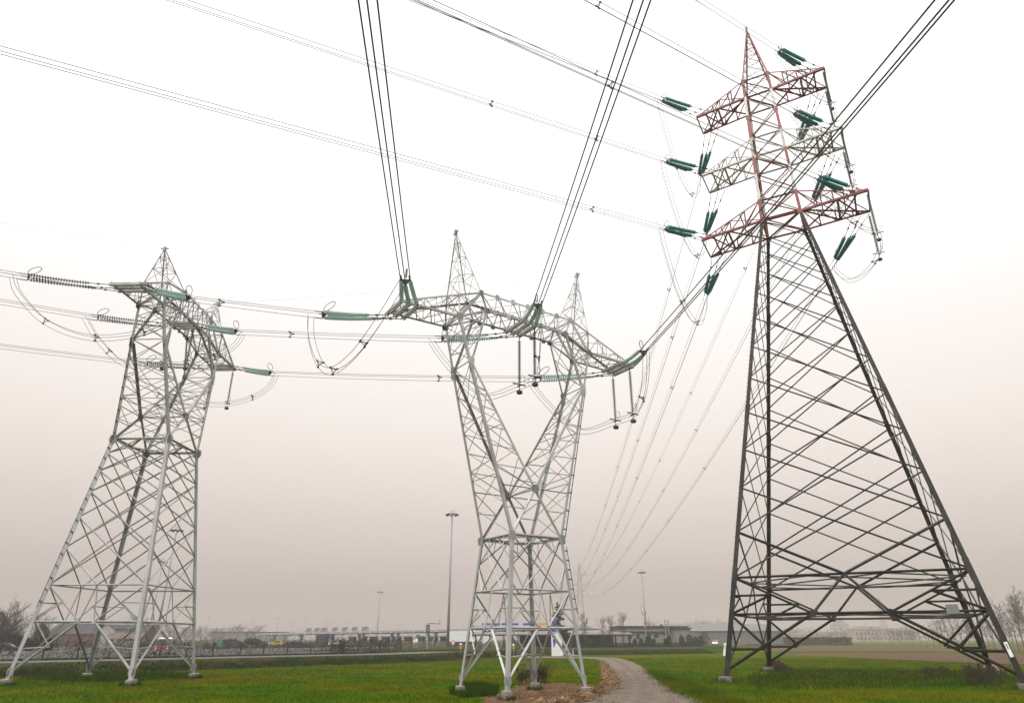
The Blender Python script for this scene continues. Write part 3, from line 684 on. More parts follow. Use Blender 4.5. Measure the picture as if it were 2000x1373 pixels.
def tension_set(fn,att,rod,sl,m,label,group,r=.125,pitch=.17):
    """triple tension string from three attachment points `att` to the yoke at fn(rod+sl)"""
    T=rod+sl; C=fn(T+.12); A=sum((Vector(a) for a in att),Vector())/3; d=(fn(T)-fn(T-.5)).normalized(); h=d.cross(UP).normalized(); v=h.cross(d).normalized()
    if v.z<0: v=-v
    root=thing('insulator_set',label,'insulator',A,0,group); yb=MB()
    ends=sorted([C+h*(x*.95)+v*y*.9 for x,y in ((-.23,.12),(.23,.12),(0,-.22))],key=lambda p:(p-A).dot(h))
    atts=sorted([Vector(a) for a in att],key=lambda p:(p-A).dot(h))
    def path(a,e):
        # follow the curve, shifted from the attachment to the yoke corner
        da=a-fn(0); de=e-fn(T+.12)
        return lambda s: fn(s)+da.lerp(de,min(1,max(0,s/(T+.12)))**.8)
    for a,e_ in zip(atts,ends):
        f=path(a,e_); sb=MB(); discs(sb,f,rod,T,r,pitch); obj('insulator_string',sb,m,root,True,None).data.transform(Matrix.Translation(-A))
        rb=MB(); rb.tube([f(0),f(rod*.5),f(rod)],.03,4); rb.bar(f(rod*.45),f(rod*.55),.10); rb.bar(f(rod*.9),f(rod),.09)
        o=obj('link_rod',rb,FITT,root); o.data.transform(Matrix.Translation(-A))
    for e_ in ends: yb.tube([e_,e_-d*.14],.03,4)
    yb.plate([e_+d*.05*0 for e_ in (C+h*-.24+v*.14,C+h*.24+v*.14,C+v*-.26)],.05,d)
    for x,y in WIRE_TRI: yb.tube([C+h*x+v*y,C+d*.55+h*x+v*y],.035,5)
    o=obj('yoke_plate',yb,FITT,root); o.data.transform(Matrix.Translation(-A))
    hb=MB(); horn(hb,C+v*.25,d,h,1.0); o=obj('arcing_horn',hb,FITT,root); o.data.transform(Matrix.Translation(-A))
    return C
def spacer(parent,p,d,A,size=1.):
    h=d.cross(UP).normalized(); v=h.cross(d).normalized()
    if v.z<0: v=-v
    mb=MB(); ring=[p-A+(h*math.cos(a)+v*math.sin(a)-v*.02)*.11*size for a in [2*math.pi*i/8 for i in range(9)]]
    mb.tube(ring,.03*size,4)
    for x,y in WIRE_TRI:
        w=h*x+v*y; mb.tube([p-A+w*.4,p-A+w*.9],.035*size,4); q=w.normalized(); mb.bar(p-A+w*.85,p-A+w*1.12,.10*size)
        mb.bar(p-A+w-d*.09,p-A+w+d*.09,.09*size)
    obj('spacer',mb,FITT,parent)
def bundle(fn,s0,s1,label,group,r=.018,step=2.5,spac=(),name='conductor_bundle',cat='power line',ssize=1.,tri=WIRE_TRI,gain=1.0):
    A=fn(s0); root=thing(name,label,cat,A,0,group); n=max(6,int((s1-s0)/step)); ss=[lerp(s0,s1,i/n) for i in range(n+1)]
    P=[fn(s) for s in ss]
    for x,y in tri:
        pts=[]
        for i,p in enumerate(P):
            d=(P[min(i+1,n)]-P[max(i-1,0)]).normalized(); h=d.cross(UP).normalized(); v=h.cross(d).normalized()
            if v.z<0: v=-v
            pts.append(p+h*x+v*y-A)
        mb=MB(); mb.tube(pts,r,5,True); obj('conductor',mb,ALU,root,True)
    for s in spac: spacer(root,fn(s),(fn(s+.2)-fn(s-.2)).normalized(),A,ssize)
    return root
def ray_curve(p0,bearing,slope,c,T,drop=.3):
    d=Vector((math.sin(bearing),math.cos(bearing),0))
    def f(s):
        u=min(1,max(0,s/T)); return p0+d*s+Vector((0,0,slope*s+s*s/(2*c)-drop*(1-(1-u)**2)))
    return f
def span_curve(a,b,c,T,drop=.3,Tb=None):
    hd=Vector((b.x-a.x,b.y-a.y,0)); Ls=hd.length
    def f(s):
        t=s/Ls; u=min(1,max(0,s/T)); w=1 if Tb is None else min(1,max(0,(Ls-s)/Tb))
        k=min(1-(1-u)**2,1-(1-w)**2)
        p=a.lerp(b,t); p.z-=s*(Ls-s)/(2*c)+drop*k; return p
    f.L=Ls; return f
def cat_path(P,n=10):
    return smooth([Vector(p) for p in P],n)
def jumper(P,label,spac,r=.016,tri=WIRE_TRI,ssize=1.):
    Q=cat_path(P); acc=[0]
    for a,b in zip(Q[:-1],Q[1:]): acc.append(acc[-1]+(b-a).length)
    T=acc[-1]
    def f(s):
        s=min(max(s,0),T-1e-4)
        for i in range(len(acc)-1):
            if acc[i+1]>=s: return Q[i].lerp(Q[i+1],(s-acc[i])/max(acc[i+1]-acc[i],1e-6))
        return Q[-1]
    A=Q[0]; root=thing('jumper_loop',label,'cable loop',A,0,'jumper loops under the pylon arms')
    # frame carried along without twist
    n=46; pts=[f(T*i/n) for i in range(n+1)]; h0=(P[-1]-P[0]); h0.z=0
    h=h0.cross(UP).normalized()
    for x,y in tri:
        w=[]
        for i,p in enumerate(pts):
            d=(pts[min(i+1,n)]-pts[max(i-1,0)]).normalized(); v=h.cross(d).normalized()
            if v.dot(UP)<0 and abs(v.z)>.05: v=-v
            w.append(p+h*x+v*y-A)
        mb=MB(); mb.tube(w,r,5); obj('conductor',mb,ALU,root,True)
    for u in spac:
        p=f(T*u); d=(f(T*u+.1)-f(T*u-.1)).normalized(); v=h.cross(d).normalized()
        if v.dot(UP)<0: v=-v
        mb=MB(); mb.tube([p-A+(h*math.cos(a)+v*math.sin(a)-v*.02)*.11*ssize for a in [2*math.pi*i/8 for i in range(9)]],.028*ssize,4)
        for x,y in tri:
            q=h*x+v*y; mb.tube([p-A+q*.4,p-A+q*.95],.035*ssize,4); mb.bar(p-A+q-d*.08,p-A+q+d*.08,.085*ssize)
        obj('spacer',mb,FITT,root)
def hanging(A,ln,label,m,tdir,r=.115,pitch=.15,tail=.55):
    root=thing('hanging_insulator',label,'insulator',A,0,'hanging insulator strings that carry the jumper loops')
    sb=MB(); rod=.3; discs(sb,lambda s:Vector((0,0,-s)),rod,rod+ln,r,pitch); obj('insulator_string',sb,m,root,True)
    b=MB(); b.tube([(0,0,0),(0,0,-rod)],.03,4); z=-rod-ln; b.tube([(0,0,z),(0,0,z-tail)],.025,4)
    t=Vector(tdir).normalized(); b.bar(t*-.5+Vector((0,0,z-.12)),t*.5+Vector((0,0,z-.12)),.06); h=t.cross(UP)
    b.bar(h*-.25+Vector((0,0,z-.2)),h*.25+Vector((0,0,z-.2)),.07)
    b.tube([Vector((0,0,z+.05)),t*.35+Vector((0,0,z+.15)),t*.45+Vector((0,0,z+.45)),t*.2+Vector((0,0,z+.55))],.018,3)
    obj('clamp',b,FITT,root)
    w=MB(); zz=z-tail-.1; w.lathe([(.10,zz-.12),(.19,zz-.08),(.19,zz+.08),(.10,zz+.12)],8,Matrix.Rotation(0,4,'Z')); obj('counterweight',w,FITT,root,False)
    return A+Vector((0,0,z-.2))
# --- attachments of the two forked pylons
def att(t,ph,sy_):
    zb=t['z0']+t['zw']+t['U']; o=[]
    for k in range(3):
        if ph: x=ph*(t['xtip']-.04-.52*k); f=(abs(x)-t['xbo'])/(t['xtip']-t['xbo']); y=lerp(t['d'],t['dtip'],f)+.14; z=zb+t['ztip']*f-.1
        else: x=(k-1)*.52; y=t['d']+.14; z=zb+t['zbi']-.12
        o.append(wpt(t,V3(x,sy_*y,z)))
    return o
mean=lambda a:(a[0]+a[1]+a[2])/3
ROD,SL=1.5,3.5; TT=ROD+SL
MN,LN='middle pylon','left pylon'
PH={-1:'left arm',0:'centre',1:'right arm'}
LPH={-1:'near arm',0:'centre',1:'far arm'}
YM={}; YL={}
GI='triple insulator sets that hold the power lines'; GB='three-wire power line bundles'
for ph in(-1,0,1):
    # middle pylon, outgoing over the camera
    a=att(M,ph,-1); f=ray_curve(mean(a),R_({-1:174.77,0:173.93,1:173.91}[ph]),{-1:-.0808,0:-.0712,1:-.0841}[ph],700,3.4); YM[ph,-1]=(tension_set(f,a,.45,2.95,PALE,f'pale glass insulator set on the {PH[ph]} of the {MN}, towards the viewer',GI),f)
    bundle(f,3.5,150,f'dark wire bundle rising overhead from the {PH[ph]} of the {MN}',GB,.028,3,(),tri=((-.25,.05),(.25,.05),(0,-.08)))
    # left pylon, outgoing to the left
    a=att(L,ph,1); f=ray_curve(mean(a),R_({-1:-109.5,0:-109.5,1:-107.15}[ph]),{-1:.034,0:.034,1:.0119}[ph],955,TT); YL[ph,1]=(tension_set(f,a,ROD,SL+.2,PORC,f'dark insulator set on the left side of the {LPH[ph]} of the {LN}',GI),f)
    bundle(f,TT+.3,150,f'wire bundle leaving to the left from the {LPH[ph]} of the {LN}',GB,.018,4,(42,85,125))
    # the span between them
    a,b=att(L,ph,-1),att(M,ph,1); f=span_curve(mean(a),mean(b),650,TT,.35,TT); fr=(lambda f:(lambda s:f(f.L-s)))(f)
    YL[ph,-1]=(tension_set(f,a,ROD,SL-.5,PALE,f'pale glass insulator set on the right side of the {LPH[ph]} of the {LN}',GI),f)
    YM[ph,1]=(tension_set(fr,b,ROD,SL,PALE,f'ribbed insulator set on the {PH[ph]} of the {MN}, towards the left pylon',GI),fr)
    bundle(f,TT-.3,f.L-TT-.1,f'wire bundle strung from the {LPH[ph]} of the {LN} to the {MN}',GB,.017,2,(f.L*.36,) if ph<1 else (f.L*.62,))
def yoke(Y,back=.9):
    C,f=Y; T=(C-f(0)).length+back; return f(T)-Vector((0,0,.15))
# jumpers of the middle pylon
sag=lambda a,b,t,h:a.lerp(b,t)-Vector((0,0,h))
a,b=yoke(YM[-1,1]),yoke(YM[-1,-1],.5)
jumper([a,sag(a,b,.04,1.5),sag(a,b,.18,3.3),sag(a,b,.36,4.1),sag(a,b,.58,3.5),sag(a,b,.8,1.9),b],f'free-hanging jumper loop below the left arm of the {MN}',(.32,.47,.7))
def hang_on(t,ph,sy_,lab,x=None,ln=2.9,m=PORC):
    p=mean(att(t,ph,sy_)); zb=t['z0']+t['zw']+t['U']
    if ph: q=wpt(t,V3(t['xtip']-.25,sy_*(t['dtip']-.02),zb+t['ztip']-.18))
    else: q=wpt(t,V3(x,sy_*(t['d']-.02),zb+t['zbi']-.2))
    c,s=math.cos(t['yaw']),math.sin(t['yaw'])
    return hanging(q,ln,lab,m,(c,s,0))
for t,Y,nm,xm in((M,YM,MN,.5),(L,YL,LN,0.)):
    PP=PH if t is M else LPH
    for ph in(0,1):
        h1=hang_on(t,ph,1,f'weighted hanging insulator under the {PP[ph]} of the {nm}, {"rear" if t is M else "left"} one',xm); h2=hang_on(t,ph,-1,f'weighted hanging insulator under the {PP[ph]} of the {nm}, {"front" if t is M else "right"} one',xm)
        a,b=yoke(Y[ph,1]),yoke(Y[ph,-1],.6)
        lo=min(h1.z,h2.z)-.25
        p1=a.lerp(h1,.22)-Vector((0,0,1.1)); p2=a.lerp(h1,.58); p2.z=lo-.1; q1=b.lerp(h2,.12); q1.z=lerp(b.z,h2.z,.55); q2=b.lerp(h2,.45); q2.z=h2.z+.15
        jumper([a,p1,p2,h1,h2,q2,q1,b],f'jumper loop slung from hanging insulators under the {PP[ph]} of the {nm}',(.22,.8))
a,b=yoke(YL[-1,1]),yoke(YL[-1,-1],.5)
jumper([a,sag(a,b,.06,1.2),sag(a,b,.25,3.0),sag(a,b,.5,3.7),sag(a,b,.75,2.9),sag(a,b,.94,1.2),b],f'free-hanging jumper loop below the near arm of the {LN}',(.3,.55,.75))
# --- the red and white pylon
def r_att(i,sx_,sy_,n=3):
    z=R['z0']+R['zb%d'%i]+R['ztip']; o=[]
    for k in range(3):
        x=sx_*(R['x%d'%i]-.1-.75*k); zt_=z+R['ztilt']*sx_*(abs(x)/R['x%d'%i]); o.append(wpt(R,V3(x,sy_*(R['d%d'%i]+.1),zt_-.15)))
    return o
D2=480
RNEAR={(-1,1):(-122.39,-.141),(-1,2):(-122.09,-.1405),(-1,3):(-122.71,-.1355),(1,1):(-125.08,-.1303),(1,2):(-124.95,-.1309),(1,3):(-124.12,-.1237)}
farx=at(1136.5,1240,D2).x
HGT={1:'upper',2:'middle',3:'lower'}; SD={-1:'left',1:'right'}
RN='red-topped pylon'
FAR={}
for i,px,py in((1,15,1121),(2,17,1142),(3,18,1163)):
    for sx_ in(-1,1): FAR[i,sx_]=at(1136.5+sx_*px,py,D2)
for i in(1,2,3):
    for sx_ in(-1,1):
        nm=f'{HGT[i]} {SD[sx_]} arm'
        a=r_att(i,sx_,-1); bb,ss=RNEAR[sx_,i]; f=ray_curve(mean(a),R_(bb),ss,12000,6.2,.25); rod,sl=2.8,3.2
        C1=tension_set(f,a,rod,sl,TEAL,f'teal insulator set from the {nm} of the {RN} to upper left',GI,.19,.2); f1=f
        bundle(f,rod+sl+.2,165,f'fine wire bundle to upper left from the {nm} of the {RN}',GB,.022 if (i,sx_)==(3,1) else .020,5,{(3,-1):(15,),(2,-1):(15,26),(1,-1):(15,),(2,1):(30,),(3,1):(30,48)}.get((i,sx_),()))
        a=r_att(i,sx_,1); f=span_curve(mean(a),FAR[i,sx_],2500,6.2,.35)
        C2=tension_set(f,a,rod,sl,TEAL,f'teal insulator set below the {nm} of the {RN}, distant pylon side',GI,.19,.2); f2=f
        bundle(f,rod+sl+.2,f.L,f'sagging wires from the {nm} of the {RN} to the distant pylon',GB,.018,6,[30+j*42 for j in range(10)],ssize=1.3)
        p,q=f1(rod+sl+.9)-Vector((0,0,.2)),f2(rod+sl+.9)-Vector((0,0,.2))
        if sx_<0:
            jumper([p,sag(p,q,.05,1.7),sag(p,q,.24,4.6),sag(p,q,.5,5.8),sag(p,q,.76,4.4),sag(p,q,.95,1.5),q],f'free-hanging jumper loop beside the {nm} of the {RN}',(.36,.62),.02,ssize=1.2)
        else:
            zz=R['z0']+R['zb%d'%i]+R['ztip']+R['ztilt']-.2; c,s=math.cos(R['yaw']),math.sin(R['yaw'])
            h1=hanging(wpt(R,V3(R['x%d'%i]-.15,-R['d%d'%i],zz)),3.9,f'grey hanging insulator, near corner of the {nm} of the {RN}',PORC,(c,s,0),.13,.19,.7)
            h2=hanging(wpt(R,V3(R['x%d'%i]-.15,R['d%d'%i],zz)),3.9,f'grey hanging insulator, far corner of the {nm} of the {RN}',PORC,(c,s,0),.13,.19,.7)
            jumper([p,p.lerp(h1,.3)-Vector((0,0,1.3)),p.lerp(h1,.7)-Vector((0,0,1.0)),h1,h2,h2.lerp(q,.35)-Vector((0,0,1.6)),h2.lerp(q,.75)-Vector((0,0,2.0)),q-Vector((0,0,.6)),q],f'jumper loop on hanging insulators under the {nm} of the {RN}',(.25,.62),.02,ssize=1.2)
# --- earth wires
def earth(fn,s1,label,r):
    A=fn(0); P=[fn(s1*i/30)-A for i in range(31)]; mb=MB(); mb.tube(P,r,4); o=obj('earth_wire',mb,ALU,None,True); o.location=A
    tag(o,label,'earth wire','earth wires from the pylon peaks')
def apex(t,sx_): return wpt(t,V3(sx_*t['xap'],0,t['z0']+t['zw']+t['U']+t['H']+t['A']))
for sx_,nl,nm in((-1,'near peak','left peak'),(1,'far peak','right peak')):
    f=span_curve(apex(L,sx_),apex(M,sx_),900,1,.02); earth(f,f.L,f'hair-thin earth wire from the {nl} of the {LN} to the {MN}',.007)
    earth(ray_curve(apex(M,sx_),R_(173.4),-.05,800,1,0.),150,f'hair-thin earth wire rising overhead from the {nm} of the {MN}',.006)
    earth(ray_curve(apex(L,sx_),R_(-106.9),.01,1100,1,0.),150,f'hair-thin earth wire leaving to the left from the {nl} of the {LN}',.007)
ra=wpt(R,V3(0,0,R['z0']+R['zap']+.1))
earth(ray_curve(ra,R_(-123.1),-.12,9000,1,0.),165,f'thin dark earth wire running to the upper left from the peak of the {RN}',.018)
f=span_curve(ra,at(1134.5,1097,D2),2800,1,0.); earth(f,f.L,f'thin earth wire sagging from the peak of the {RN} to the distant pylon',.012)
# --- pylons far off in the haze
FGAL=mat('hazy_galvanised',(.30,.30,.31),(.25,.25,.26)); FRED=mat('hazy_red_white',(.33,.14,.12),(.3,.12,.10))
def far_pylon(loc,H,label,rz=0,bw=.14,arms=((.845,5.4),(.71,6.2),(.575,6.6)),w0=3.1,w1=.9):
    root=thing('distant_pylon',label,'pylon',loc,rz,'far-off lattice pylons')
    def P(c,z): u=min(1,z/(H*.845)); w=lerp(w0,w1,u**.75) if z<H*.845 else lerp(w1,.05,(z-H*.845)/(H*.155)); return V3(c[0]*w,c[1]*w,z)
    mb=MB()
    for c in CORN: mb.bar(P(c,0),P(c,H*.42),bw*1.3); mb.bar(P(c,H*.42),P(c,H*.845),bw*1.2); mb.bar(P(c,H*.845),P(c,H),bw)
    z=0; 
    while z<H*.95:
        st=max(1.1,P((1,1),z).x*1.5)
        for i in range(4):
            a,b=CORN[i],CORN[(i+1)%4]; mb.bar(P(a,z),P(b,min(z+st,H)),bw*.6); mb.bar(P(b,z),P(a,min(z+st,H)),bw*.6)
        z+=st
    o=obj('body',mb,[FGAL,FRED],root)
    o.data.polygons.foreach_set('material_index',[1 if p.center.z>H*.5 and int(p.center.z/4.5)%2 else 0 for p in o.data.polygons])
    for f_,x in arms:
        for s in(-1,1):
            m2=MB(); zz=H*f_; tip=V3(s*x,0,zz)
            for c in(-1,1): m2.bar(P((s,c),zz),tip,bw); m2.bar(P((s,c),zz+H*.075).lerp(P((s,-c),zz+H*.075),.1),V3(s*x*.62,0,zz+H*.05),bw*.8); m2.bar(V3(s*x*.62,0,zz+H*.05),tip,bw*.8)
            m2.bar(V3(s*x*.62,0,zz+H*.05),V3(s*x*.6,0,zz),bw*.6)
            obj('cross_arm',m2,FGAL,root)
            m3=MB(); m3.tube([tip,tip-V3(0,0,2.6)],.09,5); obj('insulator_string',m3,PORC,root)
    return root
b0=at(1136.5,1255,D2); topz=at(1134,1098,D2).z
far_pylon((b0.x,D2,0),topz,'distant red and white lattice pylon in the haze right behind the middle pylon',-.05)
q=at(1732,1250,640); far_pylon((q.x,640,0),at(1730,1166,640).z,'faint lattice pylon in the haze between the legs of the dark pylon',.5)
q=at(634,1250,1000); far_pylon((q.x,1000,0),at(634,1207,1000).z,'very faint lattice pylon above the toll station roof',.3)
q=at(1099,1250,800); far_pylon((q.x,800,0),at(1099,1128,800).z,'very faint lattice pylon left of the distant red and white one',.1)
# ------------------------------------------------------------ background things
def gp_(px,Y,z=PLAT):
    p=at(px,1255,Y); return Vector((p.x,Y,z))
def zat(py,px,Y): return at(px,py,Y).z
# --- high masts with floodlights
def mast_proto(n,loc,H,label,r=.32,group='tall floodlight masts'):
    root=thing('floodlight_mast',label,'light mast',loc,0,group)
    mb=MB(); mb.tube([(0,0,0),(0,0,H*.4),(0,0,H-.6)],[r,r*.72,r*.42],10); obj('pole',mb,POLE,root,True)
    hb=MB(); ring=[(1.15*math.cos(a),1.15*math.sin(a),H-.7) for a in [2*math.pi*i/16 for i in range(17)]]
    hb.tube(ring,.10,5)
    for a in range(4): hb.bar(V3(0,0,H-.6),V3(1.15*math.cos(a*1.571),1.15*math.sin(a*1.571),H-.7),.09)
    for a in range(3): hb.tube([(.7*math.cos(a*2.09),.7*math.sin(a*2.09),H-.7),(.55*math.cos(a*2.09),.55*math.sin(a*2.09),H+.15),(0,0,H+.25)],.06,4)
    obj('head_frame',hb,POLE,root)
    for i in range(n):
        a=2*math.pi*(i+.3)/n; fb=MB(); c=V3(1.5*math.cos(a),1.5*math.sin(a),H-.85)
        fb.box((c.x,c.y,c.z),(.55,.5,.32),a,0); fb.lathe([(.24,-.2),(.30,0),(.16,.16)],8,Matrix.Translation(c)@Matrix.Rotation(a,4,'Z')@Matrix.Rotation(2.3,4,'Y')@Matrix.Translation((0,0,.2)))
        obj('floodlight',fb,FITT,root)
    return root
m0=mast_proto(8,gp_(874.5,190),1,'x')
bpy.data.objects.remove(m0) if False else None
for ch in list(m0.children): bpy.data.objects.remove(ch)
bpy.data.objects.remove(m0)
for px,py,bx,Y,lab,r in ((885,999,874.5,190,'tallest grey floodlight mast standing left of the middle pylon',.42),(348,1030,303,200,'slim floodlight mast seen through the legs of the left pylon, taller one',.36),(318,1093,287,280,'slim floodlight mast seen through the left pylon, shorter and fainter',.34),
    (743,1153,735.5,400,'thin floodlight mast rising above the toll station roof',.40),(1257,1114,1263.5,310,'thin floodlight mast behind the flat grey building on the right',.40)):
    p=gp_(bx,Y); mast_proto(8,p,at(px,py,Y).z-PLAT,lab,r)
for px,py,Y,lab in ((404,1202,760,'faint far mast just right of the left pylon'),(492,1212,820,'faint far mast left of the toll station roof'),(543,1205,760,'faint far mast above the left end of the toll station roof'),(572,1210,820,'faint far mast above the roof, second from its left end'),(595,1208,800,'faint far mast left of the solar boards')):
    mast_proto(6,gp_(px-4,Y),at(px,py,Y).z-PLAT,lab,.34)
# --- fence grown over by bare vine
FL=resample(offs(resample(LEFTF[1:],3),14.2),3.0); FL=[p for p in FL if p.y>36]
lens=FL[0]; fr=thing('wire_fence','long wire fence with leaning dark posts overgrown by bare vine beside the road','fence',(FL[0].x,FL[0].y,PLAT))
O=Vector((FL[0].x,FL[0].y,PLAT)); rnd=random.Random(3)
for i,p in enumerate(FL):
    q=p-FL[0]; mb=MB(); l=rnd.uniform(-.14,.14); mb.tube([(q.x,q.y,-.1),(q.x+l*.5,q.y,.8),(q.x+l,q.y,1.62)],[.085,.08,.07],5); obj('post',mb,BARK,fr)
mb=MB()
for z in [.1+.15*k for k in range(10)]:
    for a,b in zip(FL[:-1],FL[1:]): mb.bar(a-FL[0]+V3(0,0,z),b-FL[0]+V3(0,0,z),.012)
for a,b in zip(FL[:-1],FL[1:]):
    for k in range(10): p=a.lerp(b,k/10)-FL[0]; mb.bar(p+V3(0,0,.05),p+V3(0,0,1.5),.010)
obj('wire_mesh',mb,FITT,fr)
mb=MB(); vines=[i for i,p in enumerate(FL) if p.y<112]
for _ in range(7500):
    i=rnd.choice(vines); i=min(i,len(FL)-2); p=FL[i].lerp(FL[i+1],rnd.random())+V3(rnd.gauss(0,.1),rnd.gauss(0,.12),0)
    z=PLAT+1.75*rnd.random()**.8; d=V3(rnd.gauss(0,.35),rnd.gauss(0,.3),rnd.gauss(.05,.30)); mb.bar(p+V3(0,0,z),p+V3(0,0,max(PLAT,z))+d,rnd.uniform(.012,.030))
setting('dry_vine',mb,VINE,'stuff')
# --- crash barrier along the motorway
GL=resample(offs(LEFTF[1:],17.5),4); GL=[p for p in GL if p.y>40]; gr=thing('crash_barrier','pale steel crash barrier running along the motorway behind the vine fence','guard rail',(GL[0].x,GL[0].y,PLAT))
mb=MB()
for a,b in zip(GL[:-1],GL[1:]): mb.bar(a-GL[0]+V3(0,0,.62),b-GL[0]+V3(0,0,.62),.06,.30)
obj('rail',mb,POLE if False else mat('pale_rail',(.5,.5,.5),(.42,.42,.42)),gr)
for p in GL:
    mb=MB(); mb.box((p.x-GL[0].x,p.y-GL[0].y+.1,.35),(.09,.12,.7)); obj('post',mb,POLE,gr)
# --- vehicles
def vehicle(name,label,cat,loc,rz,L_,W_,H_,paintm,prof,glass,wheels,wr=.32,roofm=None,lamps=None,stripe=None):
    """prof: outline of the side (x along, z up) of the body; glass: outline of the side windows"""
    root=thing(name,label,cat,loc,rz)
    mb=MB(); n=len(prof); h=W_/2
    zmax=max(z for _,z in prof)
    wz=lambda z: h*(1-.16*max(0,(z-zmax*.58)/(zmax*.42)))
    mb.add([V3(x,-wz(z),z) for x,z in prof]+[V3(x,wz(z),z) for x,z in prof],[tuple(range(n)),tuple(range(2*n-1,n-1,-1))]+[(i,n+i,n+(i+1)%n,(i+1)%n) for i in range(n)])
    body=obj('body',mb,[paintm,roofm or paintm],root)
    if roofm: body.data.polygons.foreach_set('material_index',[1 if p.center.z>zmax*.9 else 0 for p in body.data.polygons])
    for G in glass:
        for s in(-1,1):
            g_=MB(); g_.add([V3(x,s*(wz(z)+.012),z) for x,z in G],[tuple(range(len(G)))]); obj('side_window',g_,GLASS,root)
    for x0,z0_,x1,z1_ in ((wind for wind in wheels[1])):
        g_=MB(); d=V3(x1-x0,0,z1_-z0_); nrm=V3(d.z,0,-d.x).normalized()*(.015 if x0>0 else -.015)
        if nrm.z<0: nrm=-nrm
        g_.add([V3(x0,-wz(z0_)*.92,z0_)+nrm,V3(x0,wz(z0_)*.92,z0_)+nrm,V3(x1,wz(z1_)*.9,z1_)+nrm,V3(x1,-wz(z1_)*.9,z1_)+nrm],[(0,1,2,3)]); obj('windscreen',g_,GLASS,root)
    for x in wheels[0]:
        for s in(-1,1):
            w=MB(); w.lathe([(wr*.6,-.1),(wr*.95,-.1),(wr,-.06),(wr,.06),(wr*.95,.1),(wr*.6,.1)],14,Matrix.Translation((x,s*(h-.08),wr))@Matrix.Rotation(math.pi/2,4,'X')); o=obj('wheel',w,RUBBER,root,True)
            w=MB(); w.lathe([(wr*.58,-.105),(wr*.5,-.09),(wr*.5,.09),(wr*.58,.105)],10,Matrix.Translation((x,s*(h-.08),wr))@Matrix.Rotation(math.pi/2,4,'X')); obj('rim',w,POLE,o)
    if lamps:
        for x,z,m_,nm in lamps:
            for s in(-1,1):
                b=MB(); b.lathe([(.13,-.03),(.13,.03),(.06,.05)],10,Matrix.Translation((x,s*h*.72,z))@Matrix.Rotation(math.pi/2,4,'Y')); obj(nm,b,m_,root)
    if stripe:
        for s in(-1,1):
            b=MB(); b.box((0,s*(h+.01),stripe),(L_*.94,.02,.10)); obj('side_stripe',b,SIGNW,root)
    return root
HATCH=[(-1.95,.25),(-2.0,.75),(-1.85,1.0),(-1.5,1.42),(-.3,1.48),(.35,1.40),(1.05,.95),(1.85,.80),(1.98,.55),(1.95,.25)]
HG=[[(-1.55,.98),(-1.35,1.34),(-.45,1.40),(-.45,.96)],[(-.38,.96),(-.38,1.40),(.25,1.34),(.85,.95)]]
HW=([-1.25,1.25],[(1.05,.97,.37,1.38),(-1.86,1.02,-1.53,1.38)])
VANP=[(-2.4,.3),(-2.45,1.0),(-2.35,1.95),(-2.1,2.05),(.9,2.05),(1.35,1.90),(1.9,1.15),(2.35,.95),(2.45,.6),(2.4,.3)]
VG=[[(-2.1,1.15),(-2.0,1.75),(-1.1,1.78),(-1.1,1.15)],[(-.95,1.15),(-.95,1.78),(.05,1.78),(.05,1.15)],[(.2,1.15),(.2,1.78),(1.05,1.75),(1.6,1.15)]]
VW=([-1.5,1.5],[(1.88,1.18,1.37,1.85)])
dirm=math.atan2(dirA.y,dirA.x)
vehicle('van','red van with white roof driving behind the vine fence under the left pylon','van',gp_(326,96),R_(-78),4.9,1.9,2.05,paint('red_van_paint',(.25,.015,.015)),VANP,VG,VW,.36,SIGNW,[(2.38,.75,LAMPW if False else SIGNW,'headlight')],.55)
vehicle('hatchback_car','small bright yellow car on the motorway left of the toll station','car',gp_(540,225),math.pi-.1,3.9,1.65,1.48,paint('yellow_paint',(.75,.50,.02)),HATCH,HG,HW,.30,None,[(1.93,.65,SIGNW,'headlight')])
vehicle('estate_car','dark car with a glowing red tail light behind the vine fence','car',gp_(586,128),.25,4.2,1.75,1.5,paint('black_paint',(.02,.02,.025)),HATCH,HG,HW,.31,None,[(-1.98,.72,LAMPR,'tail_light')])
vehicle('estate_car','dark green-black car behind the vine fence right of the left pylon','car',gp_(464,140),.3,4.2,1.75,1.5,paint('dark_green_paint',(.02,.035,.035)),HATCH,HG,HW,.31)
vehicle('estate_car','dark car at the left picture edge below the bare bushes','car',gp_(12,92),.35,4.2,1.75,1.5,paint('charcoal_paint',(.03,.03,.033)),HATCH,HG,HW,.31)
vehicle('hatchback_car','small white car in front of the toll booths','car',gp_(655,215),.2,3.9,1.65,1.48,paint('white_car_paint',(.75,.75,.75)),HATCH,HG,HW,.30)
vehicle('hatchback_car','oncoming white car with lit headlights beside the dark pylon leg','car',gp_(1398,255),-2.0,4.1,1.75,1.5,paint('silver_paint',(.55,.55,.55)),HATCH,HG,HW,.31,None,[(1.95,.66,LAMPW,'headlight')])
tk=thing('lorry','white box lorry waiting at the toll station behind the tall mast','truck',gp_(908,205),.12)
mb=MB(); mb.box((0,0,2.55),(9.5,2.5,2.75)); obj('cargo_box',mb,SIGNW,tk)
mb=MB(); mb.box((0,0,.95),(9.4,1.0,.25)); mb.box((.5,0,.72),(3.5,2.3,.35)); obj('chassis',mb,SIGNK,tk)
mb=MB(); mb.add([V3(x,s*1.2,z) for s in(-1,1) for x,z in((4.9,.6),(4.9,3.2),(6.6,3.2),(7.1,1.9),(7.1,.6))],[(0,1,2,3,4),(9,8,7,6,5)]+[(i,5+i,5+(i+1)%5,(i+1)%5) for i in range(5)]); obj('cab',mb,SIGNW,tk)
